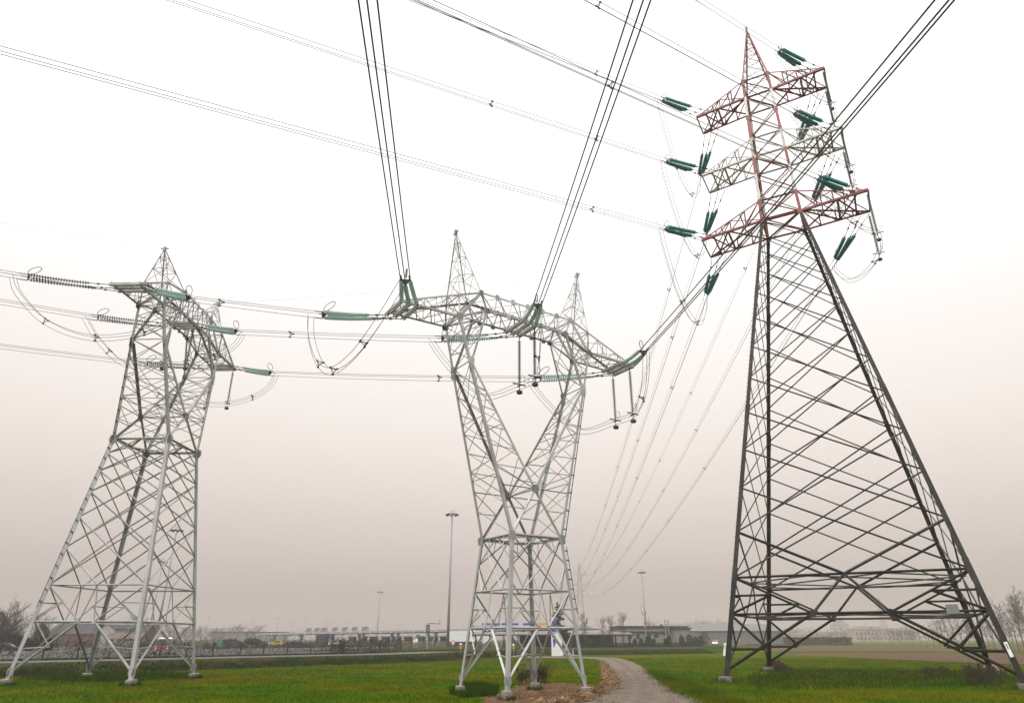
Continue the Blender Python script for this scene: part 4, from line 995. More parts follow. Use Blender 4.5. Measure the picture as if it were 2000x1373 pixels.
for x in(-3.6,-2.5,-1.4,5.9):
    for s in(-1,1): mb=MB(); mb.lathe([(.3,-.14),(.5,-.14),(.52,0),(.5,.14),(.3,.14)],14,Matrix.Translation((x,s*1.1,.52))@Matrix.Rotation(math.pi/2,4,'X')); obj('wheel',mb,RUBBER,tk,True)
# --- toll station
CA,CB=gp_(507,330),gp_(1163,222); cd=(CB-CA); CLn=cd.length; ca=math.atan2(cd.y,cd.x)
zl=zat(1241,507,330)-PLAT; zr=zat(1229.5,1163,222)-PLAT
tc_=thing('toll_canopy','long flat grey toll station roof on slanted pale blue columns','canopy',CA,ca)
mb=MB(); prof=lambda z:[(0,-4.8,z+.15),(0,-4.4,z),(0,4.4,z),(0,4.8,z+.15),(0,4.4,z+.75),(0,0,z+1.0),(0,-4.4,z+.75)]
sec=[(0,.25),(3,1),(CLn-4,1.1),(CLn,.35)]; vs=[]
for x,k in sec:
    zz=lerp(zl,zr,x/CLn); vs+=[V3(x,y*(.6+.4*min(1,k)),zz+(z-zz)*k) for _,y,z in prof(zz)]
mb.add(vs,[(i*7+k,i*7+(k+1)%7,(i+1)*7+(k+1)%7,(i+1)*7+k) for i in range(3) for k in range(7)]+[tuple(range(6,-1,-1)),tuple(range(21,28))]); obj('roof',mb,mat('canopy_grey',(.15,.16,.18),(.12,.125,.14)),tc_)
for i in range(18):
    x=6+i*(CLn-12)/17; zz=lerp(zl,zr,x/CLn); b=MB(); s=1 if i%2 else -1; b.bar(V3(x-s*1.1,-3.2*s,0),V3(x+s*.9,-3.6*s,zz+.3),.7,.9,(0,1,0)); obj('column',b,BLUES,tc_)
for i in range(30):
    x=4+i*(CLn-8)/29; zz=lerp(zl,zr,x/CLn); b=MB(); b.box((x,-4.84,zz+.35),(.55,.12,.3)); obj('roof_lamp',b,SIGNW,tc_)
def online(px):     # place along the canopy whose direction is the pixel column px
    d=ray(px,1255); d=Vector((d.x,d.y)); n=Vector((-cd.y,cd.x)); t=(Vector((CA.x,CA.y)).dot(n))/(d.dot(n)); return (d*t-Vector((CA.x,CA.y))).length
for k,px in enumerate((599,615,629,650,669.5,689,709)):
    x=online(px); zz=lerp(zl,zr,x/CLn)+.9; b=MB(); b.plate([V3(x-1.55,-.1,zz+.35),V3(x+1.55,-.1,zz+.35),V3(x+1.75,.35,zz+1.75),V3(x-1.35,.35,zz+1.75)],.15,(0,-.95,.3)); b.bar(V3(x-1.5,.8,zz),V3(x-1.5,.9,zz+1.6),.15); b.bar(V3(x+1.5,.8,zz),V3(x+1.5,.9,zz+1.6),.15); obj('solar_board',b,ROOFG if False else mat('solar_grey',(.12,.12,.125),(.09,.09,.095)),tc_)
for k,px in enumerate((688,709,729,753,775,797,822,846,868)):
    x=online(px); w=CA+cd.normalized()*x; wv=Vector((w.x,w.y,PLAT)); bt=thing('toll_booth',f'small grey glazed toll booth under the canopy, number {k+1} counted from the left'.replace(f', number {k+1} counted from the left',(', leftmost',', second from the left',', third from the left',', fourth from the left',', middle one',', fourth from the right',', third from the right',', second from the right',', rightmost beside the sign pole')[k]),'booth',wv,ca,'toll booths')
    b=MB(); b.box((0,0,.55),(2.9,1.8,1.1)); b.box((0,0,2.55),(3.2,2.1,.35)); obj('shell',b,BOOTH,bt)
    for sx_ in(-1,1):
        for sy_ in(-1,1): b=MB(); b.box((sx_*1.38,sy_*.82,1.74),(.12,.12,1.28)); obj('corner_post',b,BOOTH,bt)
    b=MB(); b.box((0,0,1.74),(2.72,1.62,1.27)); obj('glazing',b,GLASS,bt)
    b=MB(); b.box((0,-2.2,.12),(.9,3.0,.24)); obj('island',b,ORANGE if k%2==0 else CONC,bt)
def block(name,label,cat,loc,rz,L_,W_,H_,wallm,roofm,roof='flat',wins=(),rise=2.,over=.4,group=None):
    root=thing(name,label,cat,loc,rz,group); b=MB(); b.box((0,0,H_/2),(L_,W_,H_)); 
    if roof=='gable':
        for s in(-1,1): b.add([V3(s*L_/2,-W_/2,H_),V3(s*L_/2,W_/2,H_),V3(s*L_/2,0,H_+rise)],[(0,1,2)])
    obj('wall',b,wallm,root)
    r=MB()
    if roof=='flat': r.box((0,0,H_+.16),(L_+over*2,W_+over*2,.30))
    elif roof=='gable':
        for s in(-1,1): r.plate([V3(-L_/2-over,s*(W_/2+over),H_-over*rise*2/W_+.12),V3(L_/2+over,s*(W_/2+over),H_-over*rise*2/W_+.12),V3(L_/2+over,0,H_+rise+.12),V3(-L_/2-over,0,H_+rise+.12)],.16,(0,s*rise,W_/2))
    elif roof=='hip':
        a,c=L_/2+over,W_/2+over; k=a-c if a>c else .1; r.add([V3(-a,-c,H_+.02),V3(a,-c,H_+.02),V3(a,c,H_+.02),V3(-a,c,H_+.02),V3(-k,0,H_+rise),V3(k,0,H_+rise)],[(0,1,5,4),(2,3,4,5),(1,2,5),(3,0,4),(3,2,1,0)])
    obj('roof',r,roofm,root)
    for x,z,w,h in wins:
        f=MB(); f.box((x,-W_/2-.03,z),(w+.24,.10,h+.24)); fo=obj('window',f,SIGNW if False else WALLC,root); p=MB(); p.box((x,-W_/2-.075,z),(w,.04,h)); obj('pane',p,GLASS,fo)
    return root
# buildings
b_=block('kiosk','dark blue panelled kiosk under the left part of the toll roof','kiosk',gp_(634,300),ca,7,4,3.9,NAVY,ROOFG)
block('barn','long red walled barn with grey pitched roof beyond the left pylon','barn',gp_(200,215),.10,26,9,3.2,WALLR,ROOFG,'gable',(),2.5)
block('house','pale gabled house end standing against the red barn','house',gp_(219,205),1.50,8,5.2,4.4,WALLC,ROOFG,'gable',(),1.4)
block('shed','low shed with reddish roof right of the pale gabled house','shed',gp_(246,200),.1,8.5,5,1.9,WALLG,mat('tile_roof',(.13,.085,.07),(.10,.068,.058)),'gable',(),1.3)
block('shed','low grey shed hidden by bushes left of the toll roof','shed',gp_(487,420),.1,40,12,5.2,WALLG,ROOFG,'flat')
fb=block('office_building','flat roofed grey building with a row of small windows and double flue pipes','building',gp_(1268,215),.12,20,11,5.0,WALLG,ROOFG,'flat',[(-7.4,2.5,1.2,1.5),(-4.9,2.5,1.2,1.5),(-1.7,2.2,1.2,2.1),(.5,2.7,1.5,1.2)],over=.5)
mb=MB(); mb.box((-3.5,-5.62,1.3),(2.2,.12,2.6)); obj('door',mb,mat('green_door',(.10,.20,.17)),fb)
mb=MB(); mb.box((-3.0,-5.75,3.75),(14,.5,.3)); obj('ledge',mb,ROOFG,fb)
for x in(3.3,4.2): mb=MB(); mb.tube([(x,-6.0,0),(x,-6.0,6.6)],.16,8); mb.lathe([(.16,6.6),(.26,6.7),(.26,6.9),(.05,7.0)],8,Matrix.Translation((x,-6.0,0))); obj('flue_pipe',mb,POLE,fb)
block('office_building','plain pale block at the right end of the flat roofed grey building','building',gp_(1325,212),.12,4.5,9,4.5,WALLC if False else WALLG,ROOFG,'flat')
block('warehouse','long low warehouse with pale sloping roof right of the grey building','warehouse',gp_(1402,290),.05,44,22,4.6,mat('slate_wall',(.15,.155,.165),(.12,.125,.13)),ROOFL,'gable',(),2.6)
# shelter with posts
sh=thing('car_shelter','long low open shelter with flat pale roof on dark posts, right of the middle pylon','shelter',gp_(1078,182),.04)
mb=MB(); mb.box((0,0,2.75),(40,6,.28)); mb.add([V3(-20,-3,2.90),V3(20,-3,2.90),V3(20,3,3.5),V3(-20,3,3.5)],[(0,1,2,3)]); obj('roof',mb,ROOFL,sh)
mb=MB(); mb.box((0,-3.02,2.72),(40.1,.08,.34)); obj('fascia',mb,SIGNK,sh)
for i in range(12): mb=MB(); mb.box((-19+i*38/11,-2.6,1.3),(.35,.35,2.6)); obj('post',mb,ROOFG if False else DARK,sh)
mb=MB(); mb.box((4,2.9,1.3),(24,.15,2.6)); obj('back_wall',mb,DARK,sh)
# gantry with blue and orange panels
gt=thing('sign_gantry','overhead gantry with blue and orange panels seen behind the middle pylon','gantry',gp_(1010,196),.0)
zg=zat(1218.5,1010,196)-PLAT
mb=MB(); mb.box((0,.15,zg-.6),(25,.3,.25)); [mb.box((x,.15,zg/2),(.3,.3,zg)) for x in(-12,12)]; obj('frame',mb,POLE,gt)
for x0,x1,m_ in((-9.5,-4.6,SIGNB),(-4.2,.4,SIGNB),(1.6,4.9,SIGNB),(5.0,8.2,ORANGE)):
    mb=MB(); mb.box(((x0+x1)/2,-.05,zg),(x1-x0,.12,.55)); obj('sign_panel',mb,m_,gt)
# --- totem sign with lettering
tp=gnd(1088,1282,0); T0=Vector((tp.x,tp.y,0)); k=tp.y/1500.
tt=thing('totem_sign','tall white totem sign with upright lettering and a blue triangle','sign',T0,.16)
Hh=zat(1233.5,1088,tp.y); Wd=1.72
mb=MB(); P_=[(-Wd/2,.12),(Wd/2,.12),(Wd/2,Hh-1.0)]+[(Wd/2*math.cos(a*.1745)*1.0 - 0*a,Hh-1.0+.95*math.sin(a*.1745)) for a in range(1,10)]+[(-Wd/2*.35,Hh),(-Wd/2,Hh-.25)]
n=len(P_); mb.add([V3(x,-.22,z) for x,z in P_]+[V3(x,.22,z) for x,z in P_],[tuple(range(n)),tuple(range(2*n-1,n-1,-1))]+[(i,n+i,n+(i+1)%n,(i+1)%n) for i in range(n)]); obj('panel',mb,SIGNW,tt)
mb=MB(); mb.box((0,0,.05),(Wd+.1,.6,.14)); obj('plinth',mb,SIGNB if False else mat('blue_grey_base',(.12,.16,.32)),tt)
mb=MB(); mb.plate([V3(-.72,-.235,2.65),V3(-.02,-.235,2.65),V3(-.55,-.235,1.25)],.02,(0,-1,0)); obj('blue_triangle',mb,SIGNB,tt)
for x,z in((-.62,Hh+.35),(-.35,Hh+1.75)): mb=MB(); mb.box((x+.05,0,z),(.62,.3,.75)); obj('blue_square',mb,SIGNB,tt)
mb=MB(); mb.box((-.75,.05,Hh*.5+.9),(.16,.16,Hh+1.9)); obj('mast_post',mb,POLE,tt)
def text(parent,s,loc,size,rot,m,name='lettering'):
    cu=bpy.data.curves.new('t','FONT'); cu.body=s; cu.size=size; cu.extrude=.01; cu.align_x='LEFT'; o=bpy.data.objects.new('t',cu); COL.objects.link(o)
    bpy.context.view_layer.update(); dgp=bpy.context.evaluated_depsgraph_get(); me=bpy.data.meshes.new_from_object(o.evaluated_get(dgp)); bpy.data.objects.remove(o)
    me.materials.clear(); me.materials.append(m); q=bpy.data.objects.new(name,me); COL.objects.link(q); q.parent=parent; q.location=loc; q.rotation_euler=rot; return q
text(tt,'Tc',(-.15,-.245,2.85),.95,(math.pi/2,-math.pi/2,0),SIGNK); text(tt,'n',(-.12,-.245,5.0),.95,(math.pi/2,-math.pi/2,0),BLUES)
# --- road signs and marker posts
def post_sign(name,label,loc,H,panel,m,rz=0,ps=.05,extra=None):
    r=thing(name,label,'sign',loc,rz); b=MB(); b.tube([(0,0,0),(0,0,H)],ps,6); obj('post',b,POLE,r)
    w,h=panel; b=MB(); b.box((0,-.08,H-h/2),(w,.06,h)); obj('panel',b,m,r); return r
def round_sign(label,loc,H,r0,rz=0,txt=None,group=None):
    r=thing('round_sign',label,'road sign',loc,rz,group); b=MB(); b.tube([(0,0,0),(0,0,H)],.06,6); obj('post',b,POLE,r)
    M4=Matrix.Translation((0,-.08,H-r0))@Matrix.Rotation(math.pi/2,4,'X')
    b=MB(); b.lathe([(r0,-.03),(r0,.03)],20,M4); obj('disc',b,SIGNR,r); b=MB(); b.lathe([(r0*.74,-.035),(r0*.74,.04)],20,M4); obj('white_disc',b,SIGNW,r)
    return r
gs=post_sign('direction_sign','green motorway direction sign standing behind the vine fence',gp_(430,165),zat(1250,430,165)-PLAT,(1.35,1.5),SIGNG)
for z in(.35,.75,1.1): b=MB(); b.box((-.1,-.115,zat(1250,430,165)-PLAT-z),(.85,.012,.09)); obj('sign_line',b,SIGNW,gs)
round_sign('round red and white road sign left of the yellow car',gp_(526,180),zat(1252.5,526,180)-PLAT,.40)
round_sign('left one of a pair of round red rimmed signs before the toll booths',gp_(809,165),zat(1246.5,809,165)-PLAT,.55,.5)
round_sign('right one of a pair of round red rimmed signs before the toll booths',gp_(813,165),zat(1245,813,165)-PLAT,.55,-.2)
round_sign('round red rimmed sign in front of the white lorry',gp_(884.5,165),zat(1250,884,165)-PLAT,.50,.4)
post_sign('direction_sign','small dark green sign above the paired round signs',gp_(815.5,170),zat(1239,815,170)-PLAT,(.95,.5),SIGNG,ps=.07)
sp=thing('weather_post','grey pole with dark signal box and a sideways sensor arm','signal pole',gp_(834.5,150),0)
zz=zat(1219,836,150)-PLAT; mb=MB(); mb.tube([(0,0,0),(0,0,zz+.25)],.13,8); obj('pole',mb,POLE,sp)
mb=MB(); mb.box((0,-.15,zz-.75),(.85,.35,1.35)); obj('signal_box',mb,SIGNK,sp)
for x in(-.22,.22): mb=MB(); mb.box((x,-.34,zz-.75),(.3,.03,1.15)); obj('signal_panel',mb,FITT if False else BOOTH,sp)
mb=MB(); mb.bar(V3(0,0,zz+.2),V3(2.6,0,zz+.12),.12); mb.bar(V3(2.3,0,zz+.1),V3(2.3,0,zz+.75),.06); mb.bar(V3(2.3,0,zz+.7),V3(2.6,0,zz+.85),.10); obj('sensor_arm',mb,FITT,sp)
for px,Y,lab,zt in((899.5,112,'orange marker post with white cap beside the left leg of the middle pylon',1258),(1003,122,'orange marker post seen between the legs of the middle pylon',1257)):
    H_=zat(zt,px,Y)-.2; r=thing('marker_post',lab,'marker post',(at(px,1270,Y).x,Y,.2 if px<1000 else .0)); b=MB(); b.tube([(0,0,-.3),(0,0,H_)],.035,6); obj('post',b,POLE,r)
    b=MB(); b.box((0,-.05,H_-.35),(.32,.06,.5)); obj('orange_plate',b,ORANGE,r); b=MB(); b.lathe([(.16,H_-.06),(.22,H_),(.16,H_+.14),(.02,H_+.2)],10); obj('cap',b,SIGNW,r)
for px,py,Y,lab in((1384,1251,225,'small orange sign on a post left of the dark pylon leg'),(1444,1247,240,'small faint orange sign between the left legs of the dark pylon')): post_sign('roadside_sign',lab,gp_(px,Y),zat(py,px,Y)-PLAT,(.75,.65),ORANGE)
for px in(1099,1119.5):
    p=gnd(px,1280,0); r=thing('marker_post','short white roadside post '+('right beside the white totem sign' if px<1110 else 'further right of the white totem sign'),'marker post',(p.x,p.y,0)); b=MB(); b.tube([(0,0,0),(0,0,1.15)],.07,8); obj('post',b,SIGNW,r); b=MB(); b.lathe([(.075,.8),(.075,1.0)],8); obj('dark_band',b,SIGNK,r)
# antenna mast by the building
an=thing('antenna_mast','thin antenna mast with small dishes in front of the flat grey building','antenna',gp_(1263,195),0); H_=zat(1180,1257,195)-PLAT
mb=MB(); mb.tube([(0,0,0),(-.1,0,H_-2.3)],[.16,.10],8); obj('pole',mb,POLE,an)
mb=MB(); mb.tube([(-.7,0,H_-2.0),(-.5,0,H_-2.6),(-.1,0,H_-2.8),(.3,0,H_-2.6),(.35,0,H_-1.9)],.05,5); mb.tube([(-.75,0,H_-2),(-.75,0,H_)],.035,4); mb.box((-.6,0,H_-2.2),(.22,.2,.5)); mb.box((.33,0,H_-1.9),(.22,.2,.3)); obj('antenna_head',mb,FITT,an)
for z in(.55,.47): mb=MB(); mb.lathe([(.05,0),(.32,.15),(.34,.2)],10,Matrix.Translation((-.2,-.2,H_*z))@Matrix.Rotation(math.pi/2,4,'X')); obj('dish',mb,POLE,an)
# --- town in the haze
TW=[(1588,520,22,9,4.6,'hip',9),(1640,560,34,12,6.6,'flat',14),(1700,480,24,10,7.4,'hip',9),(1752,520,22,10,6.8,'hip',8),(1553,600,20,9,7.5,'hip',6)]
LAB=['pale hazy house right of the leftmost','long pale hazy block under the church roof','pale three storey house in the haze with rows of windows','hazy pale house nearest the bare trees','faint hazy house at the left end of the town']
for (px,Y,l,w,h,rf,nw),lab in zip(TW,('low pale house in the hazy town','long pale block in the hazy town with a flat roof','tallest pale house in the hazy town with rows of windows','hazy pale house at the right end of the town','faint house at the left end of the hazy town')):
    q_=1.3; Y*=q_; l*=q_; w*=q_; h*=q_
    block('town_house',lab,'house',gp_(px,Y,.3),.05,l,w,h,WALLC,mat('town_roof',(.20,.14,.12),(.17,.12,.10)),rf,[(-l/2+l*(i+.5)/nw,z*q_,1.1*q_,1.5*q_) for i in range(nw) for z in ([2.0,4.9] if h>6*q_ else [2.2])],2.2*q_,.6,'hazy town houses')
chh=thing('church','big hazy church roof with stepped gables rising above the town','church',gp_(1645,1000,0),.1)
zt_=zat(1209,1648,1000); mb=MB(); mb.box((0,0,zt_*.35),(20,14,zt_*.7)); mb.box((0,0,zt_*.74),(12,14,zt_*.12)); obj('wall',mb,WALLC,chh)
mb=MB(); z=zt_*.72
mb.add([V3(-10.4,-7.4,z),V3(10.4,-7.4,z),V3(10.4,7.4,z),V3(-10.4,7.4,z),V3(-3,0,zt_),V3(4,0,zt_)],[(0,1,5,4),(2,3,4,5),(1,2,5),(3,0,4)]); obj('roof',mb,mat('church_roof',(.16,.12,.11),(.13,.10,.09)),chh)
mb=MB(); mb.box((-6,0,zt_*.88),(1.4,1.4,zt_*.2)); mb.box((7,0,zt_*.82),(1.2,1.2,zt_*.2)); obj('turret',mb,WALLC,chh)
cn=thing('tower_crane','faint tower crane in the haze left of the toll roof','crane',gp_(443,850,0),0)
zc=zat(1227,443,850); mb=MB(); mb.bar(V3(0,0,0),V3(0,0,zc+2),1.6); obj('mast',mb,POLE,cn); mb=MB(); mb.bar(V3(-9,0,zc),V3(31,0,zc),.9); mb.bar(V3(0,0,zc+3.5),V3(22,0,zc+.4),.25); mb.bar(V3(0,0,zc+3.5),V3(-8,0,zc+.4),.25); mb.box((-8,0,zc-1),(2.5,1.2,1.6)); obj('jib',mb,POLE,cn)
# --- trees
def bare_tree_mesh(seed,H,start=.3,nb=22,bl=.26,up=.9,twigr=.02,r0=None,lean=.04,sub=6,twigs=4):
    """leafless tree: a tapered trunk, rising limbs and two orders of twigs"""
    rnd=random.Random(seed); tr,tw=MB(),MB(); r0=r0 or H*.011
    pts=[V3(0,0,-.1)]; d=V3(rnd.gauss(0,lean),rnd.gauss(0,lean),1).normalized(); n=9
    for i in range(n): d=(d+V3(rnd.gauss(0,.045),rnd.gauss(0,.045),.05)).normalized(); pts.append(pts[-1]+d*(H/n))
    rs=[r0*(1-.86*i/n)+.012 for i in range(n+1)]; tr.tube(pts,rs,6,False)
    def limb(p,d,L_,r,lv):
        m=4 if lv==0 else 3; P=[p]; q=p.copy(); dd=d.copy()
        for i in range(m): dd=(dd+V3(rnd.gauss(0,.13),rnd.gauss(0,.13),rnd.uniform(0,.16))).normalized(); q=q+dd*(L_/m); P.append(q.copy())
        R__=[max(twigr,r*(1-.7*i/m)) for i in range(m+1)]; (tr if lv==0 else tw).tube(P,R__,4 if lv==0 else 3,False)
        if lv==2: return
        for k in range(sub if lv==0 else twigs):
            u=rnd.uniform(.2,1); i=min(m-1,int(u*m)); b=P[i].lerp(P[i+1],u*m-i); a=rnd.uniform(0,6.283); side=V3(math.cos(a),math.sin(a),rnd.uniform(-.1,.5))
            limb(b,(dd*.75+side*.75).normalized(),L_*rnd.uniform(.3,.6),R__[i]*.55,lv+1)
    for k in range(nb):
        u=start+(1-start)*((k+rnd.random())/nb); i=min(n-1,int(u*n)); b=pts[i].lerp(pts[i+1],u*n-i); a=k*2.4+rnd.gauss(0,.5); f=(u-start)/(1-start)
        limb(b,V3(math.cos(a),math.sin(a),up*rnd.uniform(.7,1.4)).normalized(),H*bl*(.35+.75*math.sin(math.pi*(.12+.74*f)))*rnd.uniform(.6,1.2),rs[i]*.5,0)
    return tr,tw
PROTO={}
def bare_tree(kind,loc,label,scale=1.,rz=None,group=None,cat='tree'):
    if kind not in PROTO:
        s,H,a=kind; tr,tw=bare_tree_mesh(s,H,**a_of[a])
        root=thing('bare_tree',label,cat,loc,0,group); obj('trunk',tr,BARK,root); obj('crown',tw,TWIG,root); PROTO[kind]=root; r=root
    else: r=dup(PROTO[kind],loc,0,label,None,group)
    r.scale=(scale,)*3; r.rotation_euler=(0,0,random.uniform(0,6.28) if rz is None else rz); r['label']=label
    if group: r['group']=group
    elif 'group' in r: del r['group']
    return r
a_of={'tall':dict(start=.34,nb=20,bl=.24,up=1.1,twigr=.020,lean=.06),'round':dict(start=.16,nb=22,bl=.52,up=.75,twigr=.018,r0=.13),'up':dict(start=.16,nb=20,bl=.42,up=1.7,twigr=.016,r0=.11),'bush':dict(start=.04,nb=34,bl=.62,up=.6,twigr=.02,r0=.14,sub=8,twigs=6)}
# row of tall bare trees on the right
rnd=random.Random(21)
row=[(1790,262,.62),(1802,250,.70),(1815,240,.78),(1826,232,.85),(1838,225,.9),(1849,218,.86),(1860,214,.9),(1872,208,.92),(1884,204,.88),(1897,200,.86),(1910,196,.84),(1921,192,.92),(1934,188,.9),(1947,184,1.0),(1959,180,1.08),(1970,176,1.0),(1979,172,1.15),(1990,168,1.2),(2001,164,1.15),(2013,160,1.2),(2030,155,1.2),(1775,275,.55),(1855,245,.75),(1890,235,.8),(1930,225,.85),(1965,215,.9),(1990,205,1.0)]
for i,(px,Y,s) in enumerate(row):
    bare_tree((100+i%5,14.5,'tall'),gp_(px+8,Y,0),'tall bare tree in the hazy leafless row on the right',s*.62*rnd.uniform(.9,1.08),None,'leafless trees in the row on the right')
for i,px in enumerate(range(1745,1795,9)): bare_tree((110+i%3,12,'round'),gp_(px,380+20*(i%3),0),'faint bare tree in the haze between the town and the row',rnd.uniform(.4,.6),None,'faint trees beyond the ploughed field')
# bare trees by the shelter and building
for px,Y,H_,lab in((1145.5,178,.72,'slim bare tree in front of the open shelter, leftmost of four'),(1180,178,.60,'small bare tree behind the shelter, second of four'),(1194,180,.66,'bare upright tree at the right end of the shelter'),(1218,182,.74,'bushiest bare tree beside the left end of the flat grey building')): bare_tree((120+int(px)%3,8.6,'up'),gp_(px,Y),lab,H_)
for px,Y,s,lab in((1277,236,.66,'bare tree rising behind the thin antenna mast'),(1246,240,.5,'small bare tree behind the flat roofed building')): bare_tree((124,9,'round'),gp_(px,Y),lab,s)
for px,Y,s,lab in((-4,100,.60,'large dark bare bushy tree at the left picture edge'),(14,104,.52,'dark bare bushy tree just right of the picture edge'),(28,112,.38,'low bare bush left of the left pylon leg')): bare_tree((130+int(s*10)%2,7.4,'bush'),gp_(px,Y),lab,s)
for px,Y,s,lab in((66,150,.66,'bare tree behind the near left pylon leg'),(86,160,.6,'thin bare tree right of the near left pylon leg'),(250,230,.85,'bare tree right of the pale gabled house'),(262,238,.8,'small bare tree further right of the pale gabled house'),(298,250,.7,'hazy bare tree behind the vine fence'),(320,260,.7,'hazy bare tree behind the red van')): bare_tree((133+int(px)%2,8.5,'round'),gp_(px,Y),lab,s)
for i in range(26):
    px=330+i*7+rnd.uniform(-3,3); bare_tree((137+i%3,8,'round'),gp_(px,420+rnd.uniform(-30,80)),'faint bare bushy tree in the hazy band left of the toll station',rnd.uniform(.55,.95),None,'hazy bare trees left of the toll station')
for i in range(14):
    px=1352+i*7+rnd.uniform(-2,2); bare_tree((110+i%3,12,'round'),gp_(px,520+rnd.uniform(-30,60)),'very faint tree above the long warehouse roof',rnd.uniform(.75,1.0),None,'very faint trees above the warehouse')
# far woods fading in the haze
def wood(name,pts,H,seed,dens=5.):
    r=random.Random(seed); mb=MB()
    for (a,b) in zip(pts[:-1],pts[1:]):
        n=int((b-a).length*dens)
        for _ in range(n):
            p=a.lerp(b,r.random())+V3(r.uniform(-8,8),r.uniform(-8,8),0); h=H*r.uniform(.35,1.05)*(1+.25*nz(p.x,p.y,.02))
            z=h*r.random()**.6; w=r.uniform(.25,.9); t=r.uniform(0,6.28); u=V3(math.cos(t),math.sin(t),0)*w; v=V3(r.gauss(0,.3),r.gauss(0,.3),r.uniform(.4,1.4)); c=V3(p.x,p.y,z)
            mb.add([c-u,c+u,c+v],[(0,1,2)])
    return setting(name,mb,TWIG,'stuff')
wood('far_wood_left',[gp_(-250,420,0),gp_(180,560,0),gp_(520,760,0),gp_(1000,900,0)],11,51,9)
wood('far_wood_right',[gp_(1000,900,0),gp_(1320,760,0),gp_(1560,700,0),gp_(1800,560,0),gp_(2300,420,0)],12,52,8)
# --- evergreen shrubs and hedges
def leafy(name,label,cat,loc,dims,m,n,ls,seed,shape='egg',group=None,rz=0,trunk=True):
    r=random.Random(seed); root=thing(name,label,cat,loc,rz,group); mb=MB(); a,b,h=dims
    for _ in range(n):
        if shape=='box': x,y,z=r.uniform(-a,a),r.uniform(-b,b),h*(r.random()**.8)*(1+.08*NZ.noise(V3(loc[0]+r.uniform(-a,a),0,0)))
        else:
            while True:
                x,y,z=r.uniform(-1,1),r.uniform(-1,1),r.uniform(-1,1); d=x*x+y*y+z*z
                if .25<d<1 and NZ.noise(V3(x*2+seed,y*2,z*2))>-.25: break
            if shape=='cone': k=1-(z+1)/2*.9; x,y=x*k,y*k
            x,y,z=x*a,y*b,h*(z+1)/2
        s=ls*r.uniform(.5,1.3); u=V3(r.gauss(0,1),r.gauss(0,1),r.gauss(0,.6)).normalized()*s; v=V3(r.gauss(0,1),r.gauss(0,1),r.gauss(.4,1)).normalized()*s; c=V3(x,y,max(.02,z)); mb.add([c-u*.5,c+u*.5,c+v],[(0,1,2)])
    obj('foliage',mb,m,root)
    if trunk: t=MB(); t.tube([(0,0,-.05),(0,0,h*.7)],[.07,.03],5); obj('trunk',t,BARK,root)
    return root
for i,(px,h,w,Y) in enumerate(((1240,1.9,.5,190),(1252,2.1,.5,190),(1266,2.7,.8,188),(1276,2.0,.6,188),(1300,2.0,.5,186),(1307,2.8,.55,186),(1332,2.8,.75,192),(1347,3.1,1.0,196),(1358,2.5,.8,196),(1369,2.9,.9,198),(1377,3.9,1.5,200),(1362,1.5,1.6,190),(1345,1.4,1.8,188),(1150,2.1,1.3,168),(1162,1.4,.9,168))):
    leafy('evergreen_shrub','dark evergreen shrub in the planted row before the grey building' if px>1200 else ('larger dark round shrub right of the middle pylon' if px<1155 else 'smaller dark shrub beside the larger round one'),'shrub',gp_(px,Y),(w,w,h),EVER,500,.28,200+i,'egg','shrubs before the grey building' if px>1200 else None)
hp=[gp_(1100,172),gp_(1180,172),gp_(1260,178),gp_(1340,186)]
for i,(a,b) in enumerate(zip(hp[:-1],hp[1:])):
    c=(a+b)/2; leafy('hedge',('low dark hedge below the open shelter','low dark hedge below the left half of the grey building','low dark hedge below the right half of the grey building')[i],'hedge',c,((b-a).length/2+.3,.6,.95),EVER,2600,.22,230+i,'box',None,math.atan2(b.y-a.y,b.x-a.x),False)
c=(gp_(1480,330,0)+gp_(1640,330,0))/2; leafy('hedge','long clipped dark hedge in the haze behind the left legs of the dark pylon','hedge',c,(24,1.6,3.2),EVER,9000,.6,240,'box',None,0,False)
for i,(px,Y,h,w,lab) in enumerate(((158,235,6.6,2.4,'round dark evergreen tree above the barn roof, left one'),(176,238,6.2,2.4,'round dark evergreen tree above the barn roof, right one'),(76,170,5.2,1.6,'grey green tree seen beside the near left pylon leg'),(450,250,1.7,3,'low dark bush right of the green motorway sign'),(492,240,2.0,2.6,'dark rounded bush left of the yellow car'),(88,112,2.3,1.0,'dark round bush peeking over the vine fence'),(40,118,2.0,4.5,'dark thicket along the fence at far left'),(18,110,2.4,3.5,'dark thicket at the left picture edge'))): leafy('evergreen_tree' if h>5 else 'bush',lab,'tree' if h>5 else 'bush',gp_(px,Y),(w,w,h),EVER if h>3 else VINE if i in(6,7) else EVER,1500,.42,250+i)
